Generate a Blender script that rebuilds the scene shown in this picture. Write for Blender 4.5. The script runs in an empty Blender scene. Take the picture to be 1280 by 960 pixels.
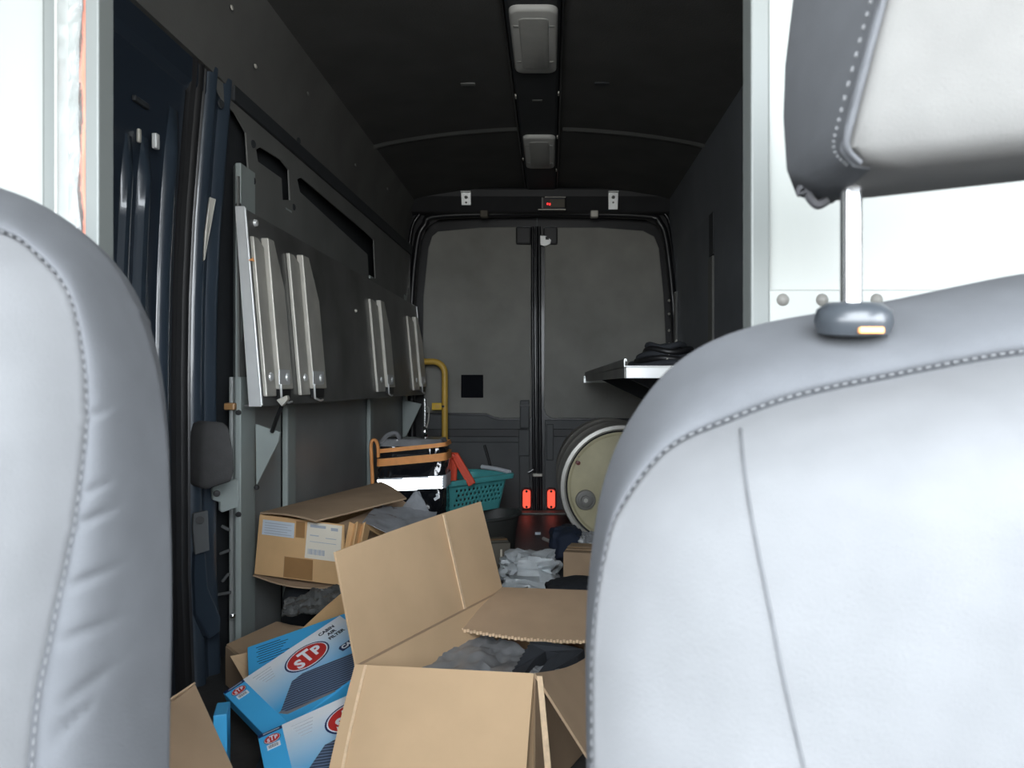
import bpy, math, random
from mathutils import Vector, Matrix, noise
from mathutils.geometry import tessellate_polygon
random.seed(7)
S = bpy.context.scene
COL = S.collection

# ------------------------------------------------------------------ camera, world, light, exposure
ZC, F, VX, VY = 0.78, 960.0, 688.0, 480.0          # eye height above cargo floor, focal length (px), vanishing point
cam_d = bpy.data.cameras.new('camera'); cam = bpy.data.objects.new('camera', cam_d); COL.objects.link(cam)
cam.location = (0, 0, ZC); cam.rotation_euler = (math.pi/2, 0, 0)
cam_d.sensor_width = 36; cam_d.lens = F/1280*36; cam_d.shift_x = -(VX-640)/1280
cam_d.clip_start = 0.02; cam_d.clip_end = 200
cam_d.dof.use_dof = True; cam_d.dof.focus_distance = 2.8; cam_d.dof.aperture_fstop = 10
S.camera = cam
w = bpy.data.worlds.new('sky'); S.world = w; w.use_nodes = True
bg = w.node_tree.nodes['Background']; bg.inputs[1].default_value = 19.0
_n = w.node_tree.nodes; _l = w.node_tree.links                       # pale overcast sky; unseen pale ground added below to light the cargo ceiling
_tc = _n.new('ShaderNodeTexCoord'); _sx = _n.new('ShaderNodeSeparateXYZ'); _cr = _n.new('ShaderNodeValToRGB')
_l.new(_tc.outputs['Generated'], _sx.inputs[0]); _l.new(_sx.outputs['Z'], _cr.inputs[0]); _l.new(_cr.outputs[0], bg.inputs[0])
_cr.color_ramp.elements[0].position = 0.0; _cr.color_ramp.elements[0].color = (.62,.63,.62,1)
_cr.color_ramp.elements[1].position = .03; _cr.color_ramp.elements[1].color = (.88,.94,1.0,1)
S.view_settings.view_transform = 'Standard'; S.view_settings.look = 'None'
S.view_settings.exposure = 0.15; S.view_settings.gamma = 1.0; S.view_settings.use_curve_mapping = False
def portal(name, loc, direction, sx, sy):
    l = bpy.data.lights.new(name, 'AREA'); l.shape = 'RECTANGLE'; l.size = sx; l.size_y = sy
    l.cycles.is_portal = True
    o = bpy.data.objects.new(name, l); COL.objects.link(o)
    o.location = loc; o.rotation_euler = Vector(direction).to_track_quat('-Z', 'Y').to_euler()
portal('windshield_portal', (-0.05, -0.80, 1.22), (0, 0.83, -0.55), 1.75, 1.28)
portal('window_portal_left', (-0.98, -0.45, 1.02), (1, 0, 0), 0.7, 0.55)
portal('window_portal_right', (0.90, -0.1, 1.02), (-1, 0, 0), 0.9, 0.55)

def at(px, py, Y):
    return Vector(((px-VX)/F*Y, Y, ZC+(VY-py)/F*Y))

# ------------------------------------------------------------------ materials
def lin(c):
    return tuple((v/255/12.92 if v/255 <= .04045 else ((v/255+.055)/1.055)**2.4) for v in c)
MATS = {}
def mat(name, rgb, rough=.6, metal=0., var=.12, scale=8., bump=0., bscale=60., coat=0., emit=None, es=0., spec=.5, trans=0., alpha=1., wave=None):
    """procedural material: albedo rgb (0..1 linear), noise variation, optional fine bump"""
    m = bpy.data.materials.new(name); m.use_nodes = True
    nt = m.node_tree; N = nt.nodes; L = nt.links; b = N['Principled BSDF']
    tc = N.new('ShaderNodeTexCoord')
    nz = N.new('ShaderNodeTexNoise'); nz.inputs['Scale'].default_value = scale; nz.inputs['Detail'].default_value = 5
    L.new(tc.outputs['Object'], nz.inputs['Vector'])
    cr = N.new('ShaderNodeValToRGB')
    cr.color_ramp.elements[0].position = .3; cr.color_ramp.elements[1].position = .7
    cr.color_ramp.elements[0].color = tuple(max(0, c*(1-var)) for c in rgb)+(1,)
    cr.color_ramp.elements[1].color = tuple(min(1, c*(1+var)) for c in rgb)+(1,)
    L.new(nz.outputs['Fac'], cr.inputs[0]); L.new(cr.outputs[0], b.inputs['Base Color'])
    b.inputs['Roughness'].default_value = rough; b.inputs['Metallic'].default_value = metal
    b.inputs['Specular IOR Level'].default_value = spec
    b.inputs['Coat Weight'].default_value = coat; b.inputs['Coat Roughness'].default_value = .08
    if trans: b.inputs['Transmission Weight'].default_value = trans
    if alpha < 1: b.inputs['Alpha'].default_value = alpha
    if emit: b.inputs['Emission Color'].default_value = emit+(1,); b.inputs['Emission Strength'].default_value = es
    if bump:
        n2 = N.new('ShaderNodeTexNoise'); n2.inputs['Scale'].default_value = bscale; n2.inputs['Detail'].default_value = 4
        L.new(tc.outputs['Object'], n2.inputs['Vector'])
        bp = N.new('ShaderNodeBump'); bp.inputs['Strength'].default_value = bump; bp.inputs['Distance'].default_value = .004
        L.new(n2.outputs['Fac'], bp.inputs['Height']); L.new(bp.outputs[0], b.inputs['Normal'])
    MATS[name] = m
    return m
mat('headliner', (.088,.088,.085), .95, bump=.5, bscale=150, scale=5, var=.1, spec=.2)
mat('cove', (.125,.125,.118), .9, bump=.3, bscale=120, scale=4, var=.12, spec=.2)
mat('hull', (.032,.036,.040), .7)
mat('blue_paint', (.022,.032,.047), .34, var=.1, scale=3, coat=.3)
mat('blue_edge', (.030,.043,.060), .30, var=.1, scale=3, coat=.4)
mat('rubber', (.010,.010,.011), .45, var=.2)
mat('gloss_black', (.010,.010,.012), .36, var=.2, coat=.12)
mat('wall_steel', (.30,.312,.306), .42, metal=.2, var=.16, scale=3, bump=.05, bscale=40)
mat('post_steel', (.32,.36,.345), .5, var=.1, scale=6)
mat('upper_panel', (.15,.152,.144), .65, var=.15, scale=4)
mat('side_dark', (.135,.147,.162), .6, var=.15, scale=3)
mat('bulkhead', (.30,.315,.30), .40, var=.03, scale=2)
mat('bulkhead_edge', (.15,.163,.157), .45, var=.05, scale=2)
mat('foil', (.80,.82,.82), .25, metal=.9, var=.1, scale=30, bump=1., bscale=50)
mat('orange_seal', (.50,.17,.11), .6, var=.15, scale=20)
mat('floor', (.045,.044,.043), .45, var=.35, scale=6, bump=.15, bscale=50)
mat('asphalt', (.12,.12,.12), .9)
mat('door_panel', (.29,.285,.26), .75, var=.18, scale=3.5, bump=.12, bscale=90)
mat('door_plastic', (.095,.10,.102), .6, var=.15, scale=5, bump=.08, bscale=120)
mat('door_dark', (.03,.03,.032), .5, var=.15)
mat('lens', (.40,.40,.375), .5, var=.05, scale=30, bump=.3, bscale=250)
mat('lens_frame', (.50,.50,.475), .5, var=.03)
mat('zinc', (.58,.56,.50), .46, metal=.3, var=.12, scale=10)
mat('alu', (.80,.81,.80), .36, metal=.35, var=.05, scale=10)
mat('chrome', (.88,.88,.89), .2, metal=1., var=.03)
mat('shelf_sheet', (.125,.125,.12), .38, metal=.3, var=.4, scale=4, bump=.04, bscale=20)
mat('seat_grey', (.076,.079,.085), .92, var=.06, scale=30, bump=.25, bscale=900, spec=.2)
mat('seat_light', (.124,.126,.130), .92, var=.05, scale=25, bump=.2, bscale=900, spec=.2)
mat('seat_back', (.06,.06,.065), .8)
mat('thread', (.105,.108,.112), .8)
mat('seam_dark', (.07,.073,.077), .9)
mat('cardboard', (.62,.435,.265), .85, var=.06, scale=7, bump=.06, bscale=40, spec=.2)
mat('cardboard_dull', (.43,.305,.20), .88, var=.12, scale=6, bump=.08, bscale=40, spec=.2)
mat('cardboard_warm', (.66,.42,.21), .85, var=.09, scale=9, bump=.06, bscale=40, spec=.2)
mat('cardboard_edge', (.74,.55,.36), .9, var=.12, scale=80)
mat('tape', (.36,.20,.085), .28, var=.1, scale=14)
mat('label_white', (.80,.74,.62), .6, var=.03)
mat('label_blue', (.58,.64,.70), .6, var=.04)
mat('ink', (.22,.21,.22), .7)
mat('ink_grey', (.42,.45,.50), .7)
mat('ink_navy', (.010,.025,.10), .5)
mat('ink_black', (.02,.03,.05), .6)
mat('print_blue', (.07,.46,.84), .42, var=.04, scale=4)
mat('print_red', (.55,.035,.03), .42, var=.05)
mat('print_white', (.85,.87,.90), .45, var=.02)
mat('black_plastic', (.010,.011,.014), .16, var=.3, scale=6, coat=.3)
mat('bag_grey', (.22,.225,.235), .22, var=.3, scale=12)
mat('reflective', (.95,.95,.95), .06, metal=1., var=.02)
mat('strap_orange', (.95,.40,.13), .6, var=.08, scale=40)
mat('orange_red', (.80,.07,.02), .38, var=.12, scale=12)
mat('teal', (.10,.45,.46), .40, var=.06, scale=6)
mat('yellow', (.74,.46,.075), .38, var=.15, scale=9)
mat('yellow_tag', (.85,.55,.03), .5, var=.05)
mat('drum_grey', (.20,.195,.18), .5, var=.2, scale=8)
mat('drum_ring', (.50,.49,.45), .4, metal=.3, var=.1)
mat('drum_cream', (.50,.455,.29), .55, var=.16, scale=7)
mat('dark_cloth', (.025,.028,.034), .85, var=.3, scale=10)
mat('navy_cloth', (.018,.028,.055), .8, var=.3, scale=10)
mat('grey_film', (.27,.275,.285), .26, var=.2, scale=14)
mat('dusty_sheet', (.085,.088,.086), .5, var=.5, scale=14, bump=.3, bscale=30)
mat('white_film', (.62,.66,.68), .3, var=.25, scale=12)
mat('white_plastic', (.70,.73,.78), .4, var=.05)
mat('tub', (.048,.049,.046), .55, var=.2)
mat('olive', (.14,.125,.10), .75, var=.15, scale=12)
mat('pad', (.055,.054,.054), .8, var=.1, scale=40, bump=.2, bscale=400)
mat('red_lamp', (.5,.01,.01), .3, emit=(1.0,.11,.06), es=.95)
mat('red_led', (.5,.01,.01), .3, emit=(1.0,.03,.03), es=2.0)
mat('patch_black', (.012,.013,.016), .95, var=.1, spec=.05)
mat('collar', (.035,.040,.046), .3, var=.1)
mat('drum_body_paint', (.34,.325,.295), .5, var=.2, scale=8)
mat('clear_film', (.42,.44,.47), .2, var=.2, scale=14, alpha=.6)
mat('red_rim', (.12,.005,.005), .4)

# ------------------------------------------------------------------ mesh helpers
class MB:
    def __init__(s): s.v = []; s.f = []
    def add(s, vs, fs):
        o = len(s.v); s.v += [Vector(q) for q in vs]; s.f += [tuple(i+o for i in f) for f in fs]; return s
    def box(s, c, d, M=None):
        x, y, z = (k/2 for k in d); c = Vector(c)
        vs = [Vector((sx*x, sy*y, sz*z)) for sx in (-1,1) for sy in (-1,1) for sz in (-1,1)]
        if M: vs = [M @ q for q in vs]
        return s.add([c+q for q in vs], [(0,1,3,2),(4,6,7,5),(0,4,5,1),(2,3,7,6),(0,2,6,4),(1,5,7,3)])
    def bb(s, a, b):
        a = Vector(a); b = Vector(b)
        return s.box((a+b)/2, tuple(abs(k) for k in (b-a)))
    def loft(s, rings, closed=True, caps=True):
        n = len(rings[0]); vs = [p for r in rings for p in r]; fs = []
        for i in range(len(rings)-1):
            for j in range(n if closed else n-1):
                k = (j+1) % n
                fs.append((i*n+j, i*n+k, (i+1)*n+k, (i+1)*n+j))
        if caps and closed:
            fs.append(tuple(range(n-1, -1, -1))); fs.append(tuple((len(rings)-1)*n+j for j in range(n)))
        return s.add(vs, fs)
    def prism(s, ring, off):
        off = Vector(off); return s.loft([[Vector(p) for p in ring], [Vector(p)+off for p in ring]])
    def tube(s, path, r, n=8, closed=False):
        path = [Vector(p) for p in path]; rings = []; N = len(path); up = None
        for i, p in enumerate(path):
            if closed: t = path[(i+1) % N]-path[i-1]
            else: t = path[min(i+1, N-1)]-path[max(i-1, 0)]
            t.normalize()
            if up is None:
                up = Vector((0,0,1)) if abs(t.z) < .9 else Vector((1,0,0))
            a = up-t*up.dot(t); a.normalize(); up = a; b = t.cross(a)
            rr = r[i] if isinstance(r, (list, tuple)) else r
            rings.append([p+(a*math.cos(2*math.pi*k/n)+b*math.sin(2*math.pi*k/n))*rr for k in range(n)])
        if closed: return s.loft(rings+[rings[0]], caps=False)
        return s.loft(rings)
    def lathe(s, prof, o, axis, n=32, caps=True):
        o = Vector(o); t = Vector(axis).normalized()
        a = (Vector((0,0,1)) if abs(t.z) < .9 else Vector((1,0,0))); a = (a-t*a.dot(t)).normalized(); b = t.cross(a)
        return s.loft([[o+t*h+(a*math.cos(2*math.pi*k/n)+b*math.sin(2*math.pi*k/n))*r for k in range(n)] for r, h in prof], caps=caps)
    def holes(s, loops, to3d, off):
        """flat plate with holes: loops of (u,v), first the outline"""
        off = Vector(off); base = [[Vector((u, v, 0)) for u, v in lp] for lp in loops]
        tris = tessellate_polygon(base); flat = [to3d(p.x, p.y) for lp in base for p in lp]; n = len(flat)
        vs = flat+[p+off for p in flat]; fs = []
        for t in tris:
            fs.append(tuple(t)); fs.append(tuple(i+n for i in reversed(t)))
        k = 0
        for lp in base:
            m = len(lp)
            for j in range(m):
                a, b = k+j, k+(j+1) % m; fs.append((a, b, b+n, a+n))
            k += m
        return s.add(vs, fs)
    def sheet(s, p00, p10, p11, p01, t=.005, nu=1, nv=1, fn=None):
        """bilinear panel of thickness t; fn(u,v) -> offset vector"""
        P = [Vector(q) for q in (p00, p10, p11, p01)]
        nrm = (P[1]-P[0]).cross(P[3]-P[0]).normalized(); top = []; bot = []
        for j in range(nv+1):
            for i in range(nu+1):
                u, v = i/nu, j/nv
                q = P[0]*(1-u)*(1-v)+P[1]*u*(1-v)+P[2]*u*v+P[3]*(1-u)*v
                if fn: q = q+Vector(fn(u, v))
                top.append(q+nrm*t/2); bot.append(q-nrm*t/2)
        n = len(top); W = nu+1; fs = []
        for j in range(nv):
            for i in range(nu):
                a = j*W+i; fs.append((a, a+1, a+W+1, a+W)); fs.append((a+n, a+W+n, a+W+1+n, a+1+n))
        edge = [i for i in range(W)]+[j*W+nu for j in range(1, nv+1)]+[nv*W+i for i in range(nu-1, -1, -1)]+[j*W for j in range(nv-1, 0, -1)]
        for i in range(len(edge)):
            a, b = edge[i], edge[(i+1) % len(edge)]; fs.append((a, a+n, b+n, b))
        return s.add(top+bot, fs)
    def build(s, name, m, parent=None, smooth=0, bevel=0, bseg=2, sub=0, recalc=True):
        me = bpy.data.meshes.new(name); me.from_pydata(s.v, [], s.f); me.validate()
        if recalc:
            import bmesh
            bm = bmesh.new(); bm.from_mesh(me); bmesh.ops.recalc_face_normals(bm, faces=bm.faces); bm.to_mesh(me); bm.free()
        me.materials.append(MATS[m])
        o = bpy.data.objects.new(name, me); COL.objects.link(o)
        if parent: o.parent = parent; o.matrix_parent_inverse = parent.matrix_world.inverted() if not getattr(parent, 'local_build', False) else Matrix()
        if smooth:
            for p in me.polygons: p.use_smooth = True
            me.set_sharp_from_angle(angle=math.radians(smooth))
        if bevel:
            b = o.modifiers.new('bevel', 'BEVEL'); b.width = bevel; b.segments = bseg; b.limit_method = 'ANGLE'; b.angle_limit = math.radians(40)
        if sub:
            q = o.modifiers.new('sub', 'SUBSURF'); q.levels = sub; q.render_levels = sub
        return o
def tag(o, label, cat, group=None):
    o['label'] = label; o['category'] = cat
    if group: o['group'] = group
    return o
def struct(o, label=None):
    o['kind'] = 'structure'
    if label: o['label'] = label
    return o
def thing(name, label, cat, loc, group=None):
    o = bpy.data.objects.new(name, None); COL.objects.link(o); o.empty_display_size = .05
    o.matrix_world = Matrix.Translation(Vector(loc)); o.location = loc
    bpy.context.view_layer.update()
    return tag(o, label, cat, group)
def empty_struct(name, loc, label=None):
    o = bpy.data.objects.new(name, None); COL.objects.link(o); o.location = loc
    bpy.context.view_layer.update()
    return struct(o, label)
def catmull(pts, n=8, closed=False):
    P = [Vector(p) for p in pts]; out = []; m = len(P)
    for i in range(m if closed else m-1):
        if closed: a, b, c, d = P[i-1], P[i], P[(i+1) % m], P[(i+2) % m]
        else: a, b, c, d = P[max(i-1,0)], P[i], P[i+1], P[min(i+2,m-1)]
        for k in range(n):
            t = k/n
            out.append(.5*((2*b)+(c-a)*t+(2*a-5*b+4*c-d)*t*t+(3*b-a-3*c+d)*t**3))
    if not closed: out.append(P[-1])
    return out
def rrect(w, h, r, n=5):
    pts = []
    for cx, cy, a0 in ((w/2-r, h/2-r, 0), (-w/2+r, h/2-r, 90), (-w/2+r, -h/2+r, 180), (w/2-r, -h/2+r, 270)):
        for k in range(n+1):
            a = math.radians(a0+90*k/n); pts.append((cx+r*math.cos(a), cy+r*math.sin(a)))
    return pts

# ------------------------------------------------------------------ the van body
YR = 4.70                                   # inside face of the rear doors
XL, XR = -0.87, 0.78
struct(MB().bb((-1.05, -1.2, -.06), (.95, 4.9, 0)).build('floor', 'floor'), 'dark worn cargo floor of the van')
# ribs along the cargo floor
flo = bpy.data.objects['floor']
# ceiling: shallow arch
def ceil_z(x, x0=-.81, x1=.72):
    t = (x-x0)/(x1-x0); return 1.86+.085*math.sin(math.pi*min(max(t, 0), 1))**.8
rows = []
for yy in [.9+i*.24 for i in range(17)]:
    rows.append([Vector((x, yy, ceil_z(x))) for x in [-.81+1.53*i/24 for i in range(25)]])
mb = MB()
low = [[p for p in r]+[Vector((.72, r[0].y, 2.1)), Vector((-.81, r[0].y, 2.1))] for r in rows]
mb.loft(low)
ce = struct(mb.build('ceiling', 'headliner', smooth=30), 'charcoal fabric roof lining arched over the cargo bay')
# seam strips across the roof lining
for x0, x1 in ((-.81, -.085), (.055, .72)):
    m = MB(); n = 14
    m.loft([[Vector((x, 3.47, ceil_z(x)-.003)), Vector((x, 3.50, ceil_z(x)-.009)), Vector((x, 3.53, ceil_z(x)-.003)), Vector((x, 3.50, ceil_z(x)+.004))]
            for x in [x0+(x1-x0)*i/n for i in range(n+1)]])
    m.build('lining_seam', 'upper_panel', ce)
for px, py in ((585,121), (752,115)):
    p = at(px, py, 2.95); 
    MB().box((p.x, p.y, ceil_z(p.x)-.003), (.055,.02,.006)).build('lining_clip', 'upper_panel' if px < 600 else 'hull', ce)
# side coves between wall and roof lining
for sx, xa, xb in ((1, -.87, -.81), (-1, .78, .72)):
    nm = 'trim_1' if sx == 1 else 'trim_2'
    prof = [(xa, 1.585), (xa+.004*sx, 1.60), (xa+.022*sx, 1.72), (xb-.008*sx, 1.83), (xb+.012*sx, 1.865), (xb-.02*sx, 1.90), (xa-.1*sx, 1.90), (xa-.1*sx, 1.585)]
    m = MB().loft([[Vector((x, y, z)) for x, z in prof] for y in (.95, 4.66)])
    c = struct(m.build(nm, 'cove', smooth=35), 'dark grey padded cove trim above the %s' % ('sliding door side wall' if sx == 1 else 'wall opposite the sliding door'))
    for y, z in ((1.72,1.70),(2.0,1.76),(2.2,1.69),(2.62,1.77),(3.3,1.72),(3.9,1.77)):
        tz = (z-1.585)/(1.86-1.585); x = xa+(xb-xa)*tz
        MB().lathe([(.0001,.0),(.007,.0),(.006,.004),(.0001,.005)], (x+.001*sx, y, z), (sx, 0, .2), 10).build('clip', 'zinc' if (sx == 1 and y < 2.5) else 'upper_panel', c)
# outer hull walls
def body_x(z):                              # inside of the left body skin, tumblehome as the van has
    K = [(-.1,-.93),(.3,-.945),(.8,-.946),(1.0,-.943),(1.2,-.934),(1.4,-.919),(1.6,-.902),(2.1,-.84)]
    for (a, xa), (b, xb) in zip(K, K[1:]):
        if z <= b: return xa+(xb-xa)*(z-a)/(b-a)
    return K[-1][1]
ZS = [0, .15, .3, .5, .65, .8, .9, 1.0, 1.1, 1.2, 1.3, 1.4, 1.5, 1.6]
def strip(section, zs=ZS, dx=0):
    """vertical member following the body curve; section = closed list of (Y, inward offset)"""
    return [[Vector((body_x(z)+d+dx, y, z)) for y, d in section] for z in zs]
wl = struct(MB().loft(strip([(.95,-.10),(4.85,-.10),(4.85,0),(2.02,0),(2.0,-.0),(.95,0)], [0,.3,.65,1,1.3,1.6,2.1])).build('wall_left', 'hull', smooth=40), 'dark inner skin of the side wall behind the grey panels')
wr = struct(MB().loft([[Vector((-.09-body_x(z)+d-.08, y, z)) for y, d in [(.95,0),(4.85,0),(4.85,.12),(.95,.12)]] for z in [0,.3,.65,1,1.3,1.6,2.1]]).build('wall_right', 'side_dark', smooth=40), 'dark grey side wall opposite the sliding door')
# panels and ribs of the right wall
def rbox(name, m, y0, y1, z0, z1, x, t=.02):
    return MB().bb((x, y0, z0), (x+t, y1, z1)).build(name, m, wr, bevel=.004)
rbox('wall_panel', 'side_dark', .98, 3.45, 0, 1.56, .735)
rbox('wall_panel', 'side_dark', 3.56, 4.45, 0, 1.56, .735)
rbox('rib', 'upper_panel', 3.46, 3.55, 0, 1.36, .728)
rbox('rib', 'hull', 3.46, 3.55, 1.365, 1.56, .732)
rbox('rib', 'upper_panel', 4.46, 4.52, 0, 1.32, .725)
for z in (.95, 1.02, 1.1, 1.2, 1.28):
    MB().lathe([(.0001,0),(.009,0),(.007,.006),(.0001,.007)], (.712, 4.60, z), (-1,-.6,0), 8).build('bolt', 'zinc', wr)

# ---- sliding door (left of the view, dark blue painted)
d3 = empty_struct('door_3', (-.93, 1.4, 0), 'dark blue painted inside of the sliding door')
MB().loft(strip([(.96,0),(.96,.012),(1.89,.012),(1.89,0)])).build('door_skin', 'blue_paint', d3, smooth=40)
def rib(y, wdt, dep, z0, z1, m='blue_edge', name='rib', par=d3):
    zs = [z0+(z1-z0)*i/14 for i in range(15)]
    sec = [(y-wdt/2,.012),(y-wdt/3,.012+dep*.8),(y,.012+dep),(y+wdt/3,.012+dep*.8),(y+wdt/2,.012)]
    rg = strip(sec, zs)
    for i in (0, 14):
        rg[i] = [Vector((body_x(zs[i])+.012, p.y, p.z)) for p in rg[i]]
    return MB().loft(rg).build(name, m, par, smooth=50)
rib(1.66, .030, .016, .05, 1.32); rib(1.725, .034, .022, .05, 1.335); rib(1.50, .05, .016, .05, 1.12); rib(1.84, .05, .018, .05, 1.44)
MB().box((body_x(1.30)+.04, 1.725, 1.325), (.012,.016,.035)).build('latch_tab', 'alu', d3, bevel=.003)
MB().box((body_x(1.30)+.04, 1.655, 1.315), (.008,.010,.030)).build('latch_tab', 'zinc', d3, bevel=.003)
MB().box((body_x(1.37)+.02, 1.69, 1.40), (.01,.06,.012)).build('door_slot', 'hull', d3, bevel=.003)
# rubber seal along the rear edge of the door
MB().loft(strip([(1.895,.0),(1.895,.022),(1.905,.030),(1.915,.022),(1.918,.014),(1.924,.014),(1.930,.026),(1.940,.030),(1.950,.022),(1.95,0)])).build('door_seal', 'rubber', d3, smooth=50)
MB().loft(strip([(1.956,.0),(1.956,.018),(1.962,.026),(1.968,.018),(1.968,0)])).build('door_seal', 'gloss_black', d3, smooth=50)
# C pillar behind the sliding door
pil = empty_struct('trim_3', (-.92, 2.07, 0), 'dark blue painted pillar behind the sliding door')
MB().loft(strip([(1.972,-.02),(1.972,.018),(1.984,.036),(1.998,.038),(2.010,.026),(2.05,.022),(2.064,.040),(2.076,.042),(2.09,.024),(2.13,.020),(2.13,-.02)])).build('pillar', 'blue_edge', pil, smooth=50)
MB().loft([[Vector((x, y, z)) for x, z in ((-.93,1.50),(-.898,1.505),(-.885,1.53),(-.882,1.59),(-.93,1.59))] for y in (.95,2.12)]).build('door_rail', 'blue_paint', pil, bevel=.006)
# pale metal strip on the pillar, grab pad, bracket, plates
q = [at(262,246,1.99), at(270,249,1.99), at(262,292,1.98), at(256,325,1.975), at(254,326,1.975), at(256,290,1.98)]
MB().prism([p+Vector((.0,0,0)) for p in q], (-.008, .012, 0)).build('pale_strip', 'zinc', pil, bevel=.001)
pad = [(250,541),(254,530),(262,527),(279,528),(284,533),(290,562),(291,590),(288,602),(258,612),(250,608),(248,596)]
r0 = [at(x, y, 1.93) for x, y in pad]; c0 = sum(r0, Vector())/len(r0)
MB().loft([[p+Vector((-.05,.05,0)) for p in r0], [p for p in r0], [c0+(p-c0)*.93+Vector((.008,-.006,0)) for p in r0], [c0+(p-c0)*.8+Vector((.010,-.009,0)) for p in r0]]).build('pad', 'pad', pil, smooth=60, bevel=.003)
br = [(265,612),(270,606),(298,598),(298,634),(278,641),(275,638),(275,628),(266,625)]
bo = MB().prism([at(x, y, 2.04) for x, y in br], (-.01,.012,0)).build('bracket', 'post_steel', pil, bevel=.003)
MB().lathe([(.0001,0),(.009,0),(.008,.006),(.0001,.007)], at(271,617,2.035), (.5,-1,0), 10).build('bolt', 'door_dark', bo)
pl = [(242,642),(260,638),(261,668),(262,688),(244,694),(241,660)]
po = MB().prism([at(x, y, 1.945) for x, y in pl], (-.008,.01,0)).build('latch_plate', 'door_plastic', pil, bevel=.002)
MB().lathe([(.0001,0),(.010,0),(.010,.003),(.0001,.003)], at(250,650,1.94), (.5,-1,0), 12).build('latch_hole', 'rubber', po)
lb = [(244,690),(258,688),(261,735),(277,772),(276,790),(262,800),(245,770),(243,720)]
MB().prism([at(x, y, 1.965) for x, y in lb], (-.05,.04,0)).build('reinforcement_box', 'blue_edge', pil, bevel=.006, bseg=3)
for i, (x, y, l, a) in enumerate(((281,690,.03,.3),(282,722,.03,-.2),(279,742,.045,.5),(282,660,.025,1.2))):
    MB().box(at(x, y, 2.13), (.008,.008,l), Matrix.Rotation(a+.9, 3, 'Y')).build('latch_rod', 'door_plastic', pil, bevel=.002)
MB().lathe([(.0001,0),(.008,0),(.006,.005),(.0001,.007)], at(291,770,2.12), (.6,-1,.1), 10).build('chrome_bolt', 'chrome', pil)
MB().box(at(288,508,2.13), (.03,.02,.02)).build('striker', 'tape', pil, bevel=.004)

# ---- left wall: post, lower panels, ribs, gussets, slotted upper panel (all parts of one side lining)
ll = empty_struct('trim_4', (-.86, 3.2, 0), 'grey painted steel side lining with posts and ribs')
def lx(Y): return -.872+.0175*(Y-2.15)         # the lining leans in slightly toward the rear doors
def lbox(name, m, y0, y1, z0, z1, t=.012, dx=0., bev=.002):
    ring = [Vector((lx(y0)+dx, y0, z0)), Vector((lx(y1)+dx, y1, z0)), Vector((lx(y1)+dx, y1, z1)), Vector((lx(y0)+dx, y0, z1))]
    return MB().prism(ring, (-t, 0, 0)).build(name, m, ll, bevel=bev)
lbox('wall_panel', 'wall_steel', 2.15, 2.52, 0, .80, .010, -.018)
lbox('wall_panel', 'wall_steel', 2.56, 3.62, 0, .80, .010, -.018)
lbox('wall_panel', 'wall_steel', 3.66, 4.52, 0, .80, .010, -.018)
post = MB().prism([Vector((-.882, 2.15, 0)), Vector((-.8665, 2.15, 0)), Vector((-.866, 2.255, 0)), Vector((-.90, 2.255, 0)), Vector((-.90, 2.18, 0))], (0,0,1.40)).build('post', 'post_steel', ll, bevel=.003)
for z in (.70, .415, 1.28):
    MB().lathe([(.0001,0),(.008,0),(.007,.005),(.0001,.006)], (-.873, 2.15, z), (0,-1,0), 10).build('post_bolt', 'door_dark', post)
for y0, y1 in ((2.52,2.60),(3.60,3.66),(4.40,4.46)):
    lbox('rib', 'post_steel', y0, y1, 0, .79, .02, .004, .005)
for px0 in (2.52, 3.62, 4.38):
    lbox('upper_rib', 'post_steel', px0-.02, px0+.045, .79, 1.36 if px0 < 3 else 1.29, .02, .003, .004)
# gusset under the shelf beside the post
g = [at(319,530,2.2), at(350,540,2.2), at(348,552,2.2), at(320,608,2.2)]
gus = MB().prism(g, (0,.012,0)).build('gusset', 'post_steel', ll, bevel=.002)
MB().lathe([(.0001,0),(.008,0),(.006,.006),(.0001,.007)], at(321,609,2.19), (0,-1,0), 8).build('gusset_bolt', 'door_dark', gus)
g = [at(505,500,4.38), at(527,505,4.38), at(508,545,4.38), at(504,545,4.38)]
MB().prism(g, (0,.012,0)).build('gusset', 'post_steel', ll, bevel=.002)
MB().prism([Vector((lx(2.1)+.010,2.1,1.556)), Vector((lx(4.55)+.010,4.55,1.545)), Vector((lx(4.55)+.010,4.55,1.60)), Vector((lx(2.1)+.010,2.1,1.60))], (-.02,0,0)).build('cove_gap_band', 'hull', ll, bevel=.003)  # dark strip standing in for the black gap under the cove
# slotted upper panel with real openings
def YX(px): return .865*F/(VX-px)
def sl(pts):
    return [(YX(px), ZC+(VY-py)/F*YX(px)) for px, py in pts]
outer = [(2.14,.80),(4.55,.80),(4.55,1.60),(2.02,1.60),(2.02,1.555),(2.06,1.535),(2.13,1.53),(2.20,1.50),(2.215,1.36),(2.14,1.36)]
sA = sl([(322,187),(327,184),(352,200),(361,212),(362,250),(353,250),(352,223),(324,202)])
sB = sl([(371,224),(376,222),(452,290),(462,300),(463,348),(455,348),(454,318),(374,240)])
MB().holes([outer, sA, sB], lambda u, v: Vector((lx(u)+.006-.02*max(0,v-1.2), u, v)), (-.005,0,0)).build('slotted_panel', 'upper_panel', ll)
sp = bpy.data.objects['slotted_panel']
for px, py in ((280,130),(318,226),(318,180),(372,176),(366,259)):
    Y = YX(px); MB().lathe([(.004,0),(.012,0),(.011,.004),(.004,.004)], (lx(Y)-.006+.006, Y, ZC+(VY-py)/F*Y), (1,-.2,0), 12).build('hole_ring', 'hull', sp)

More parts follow.
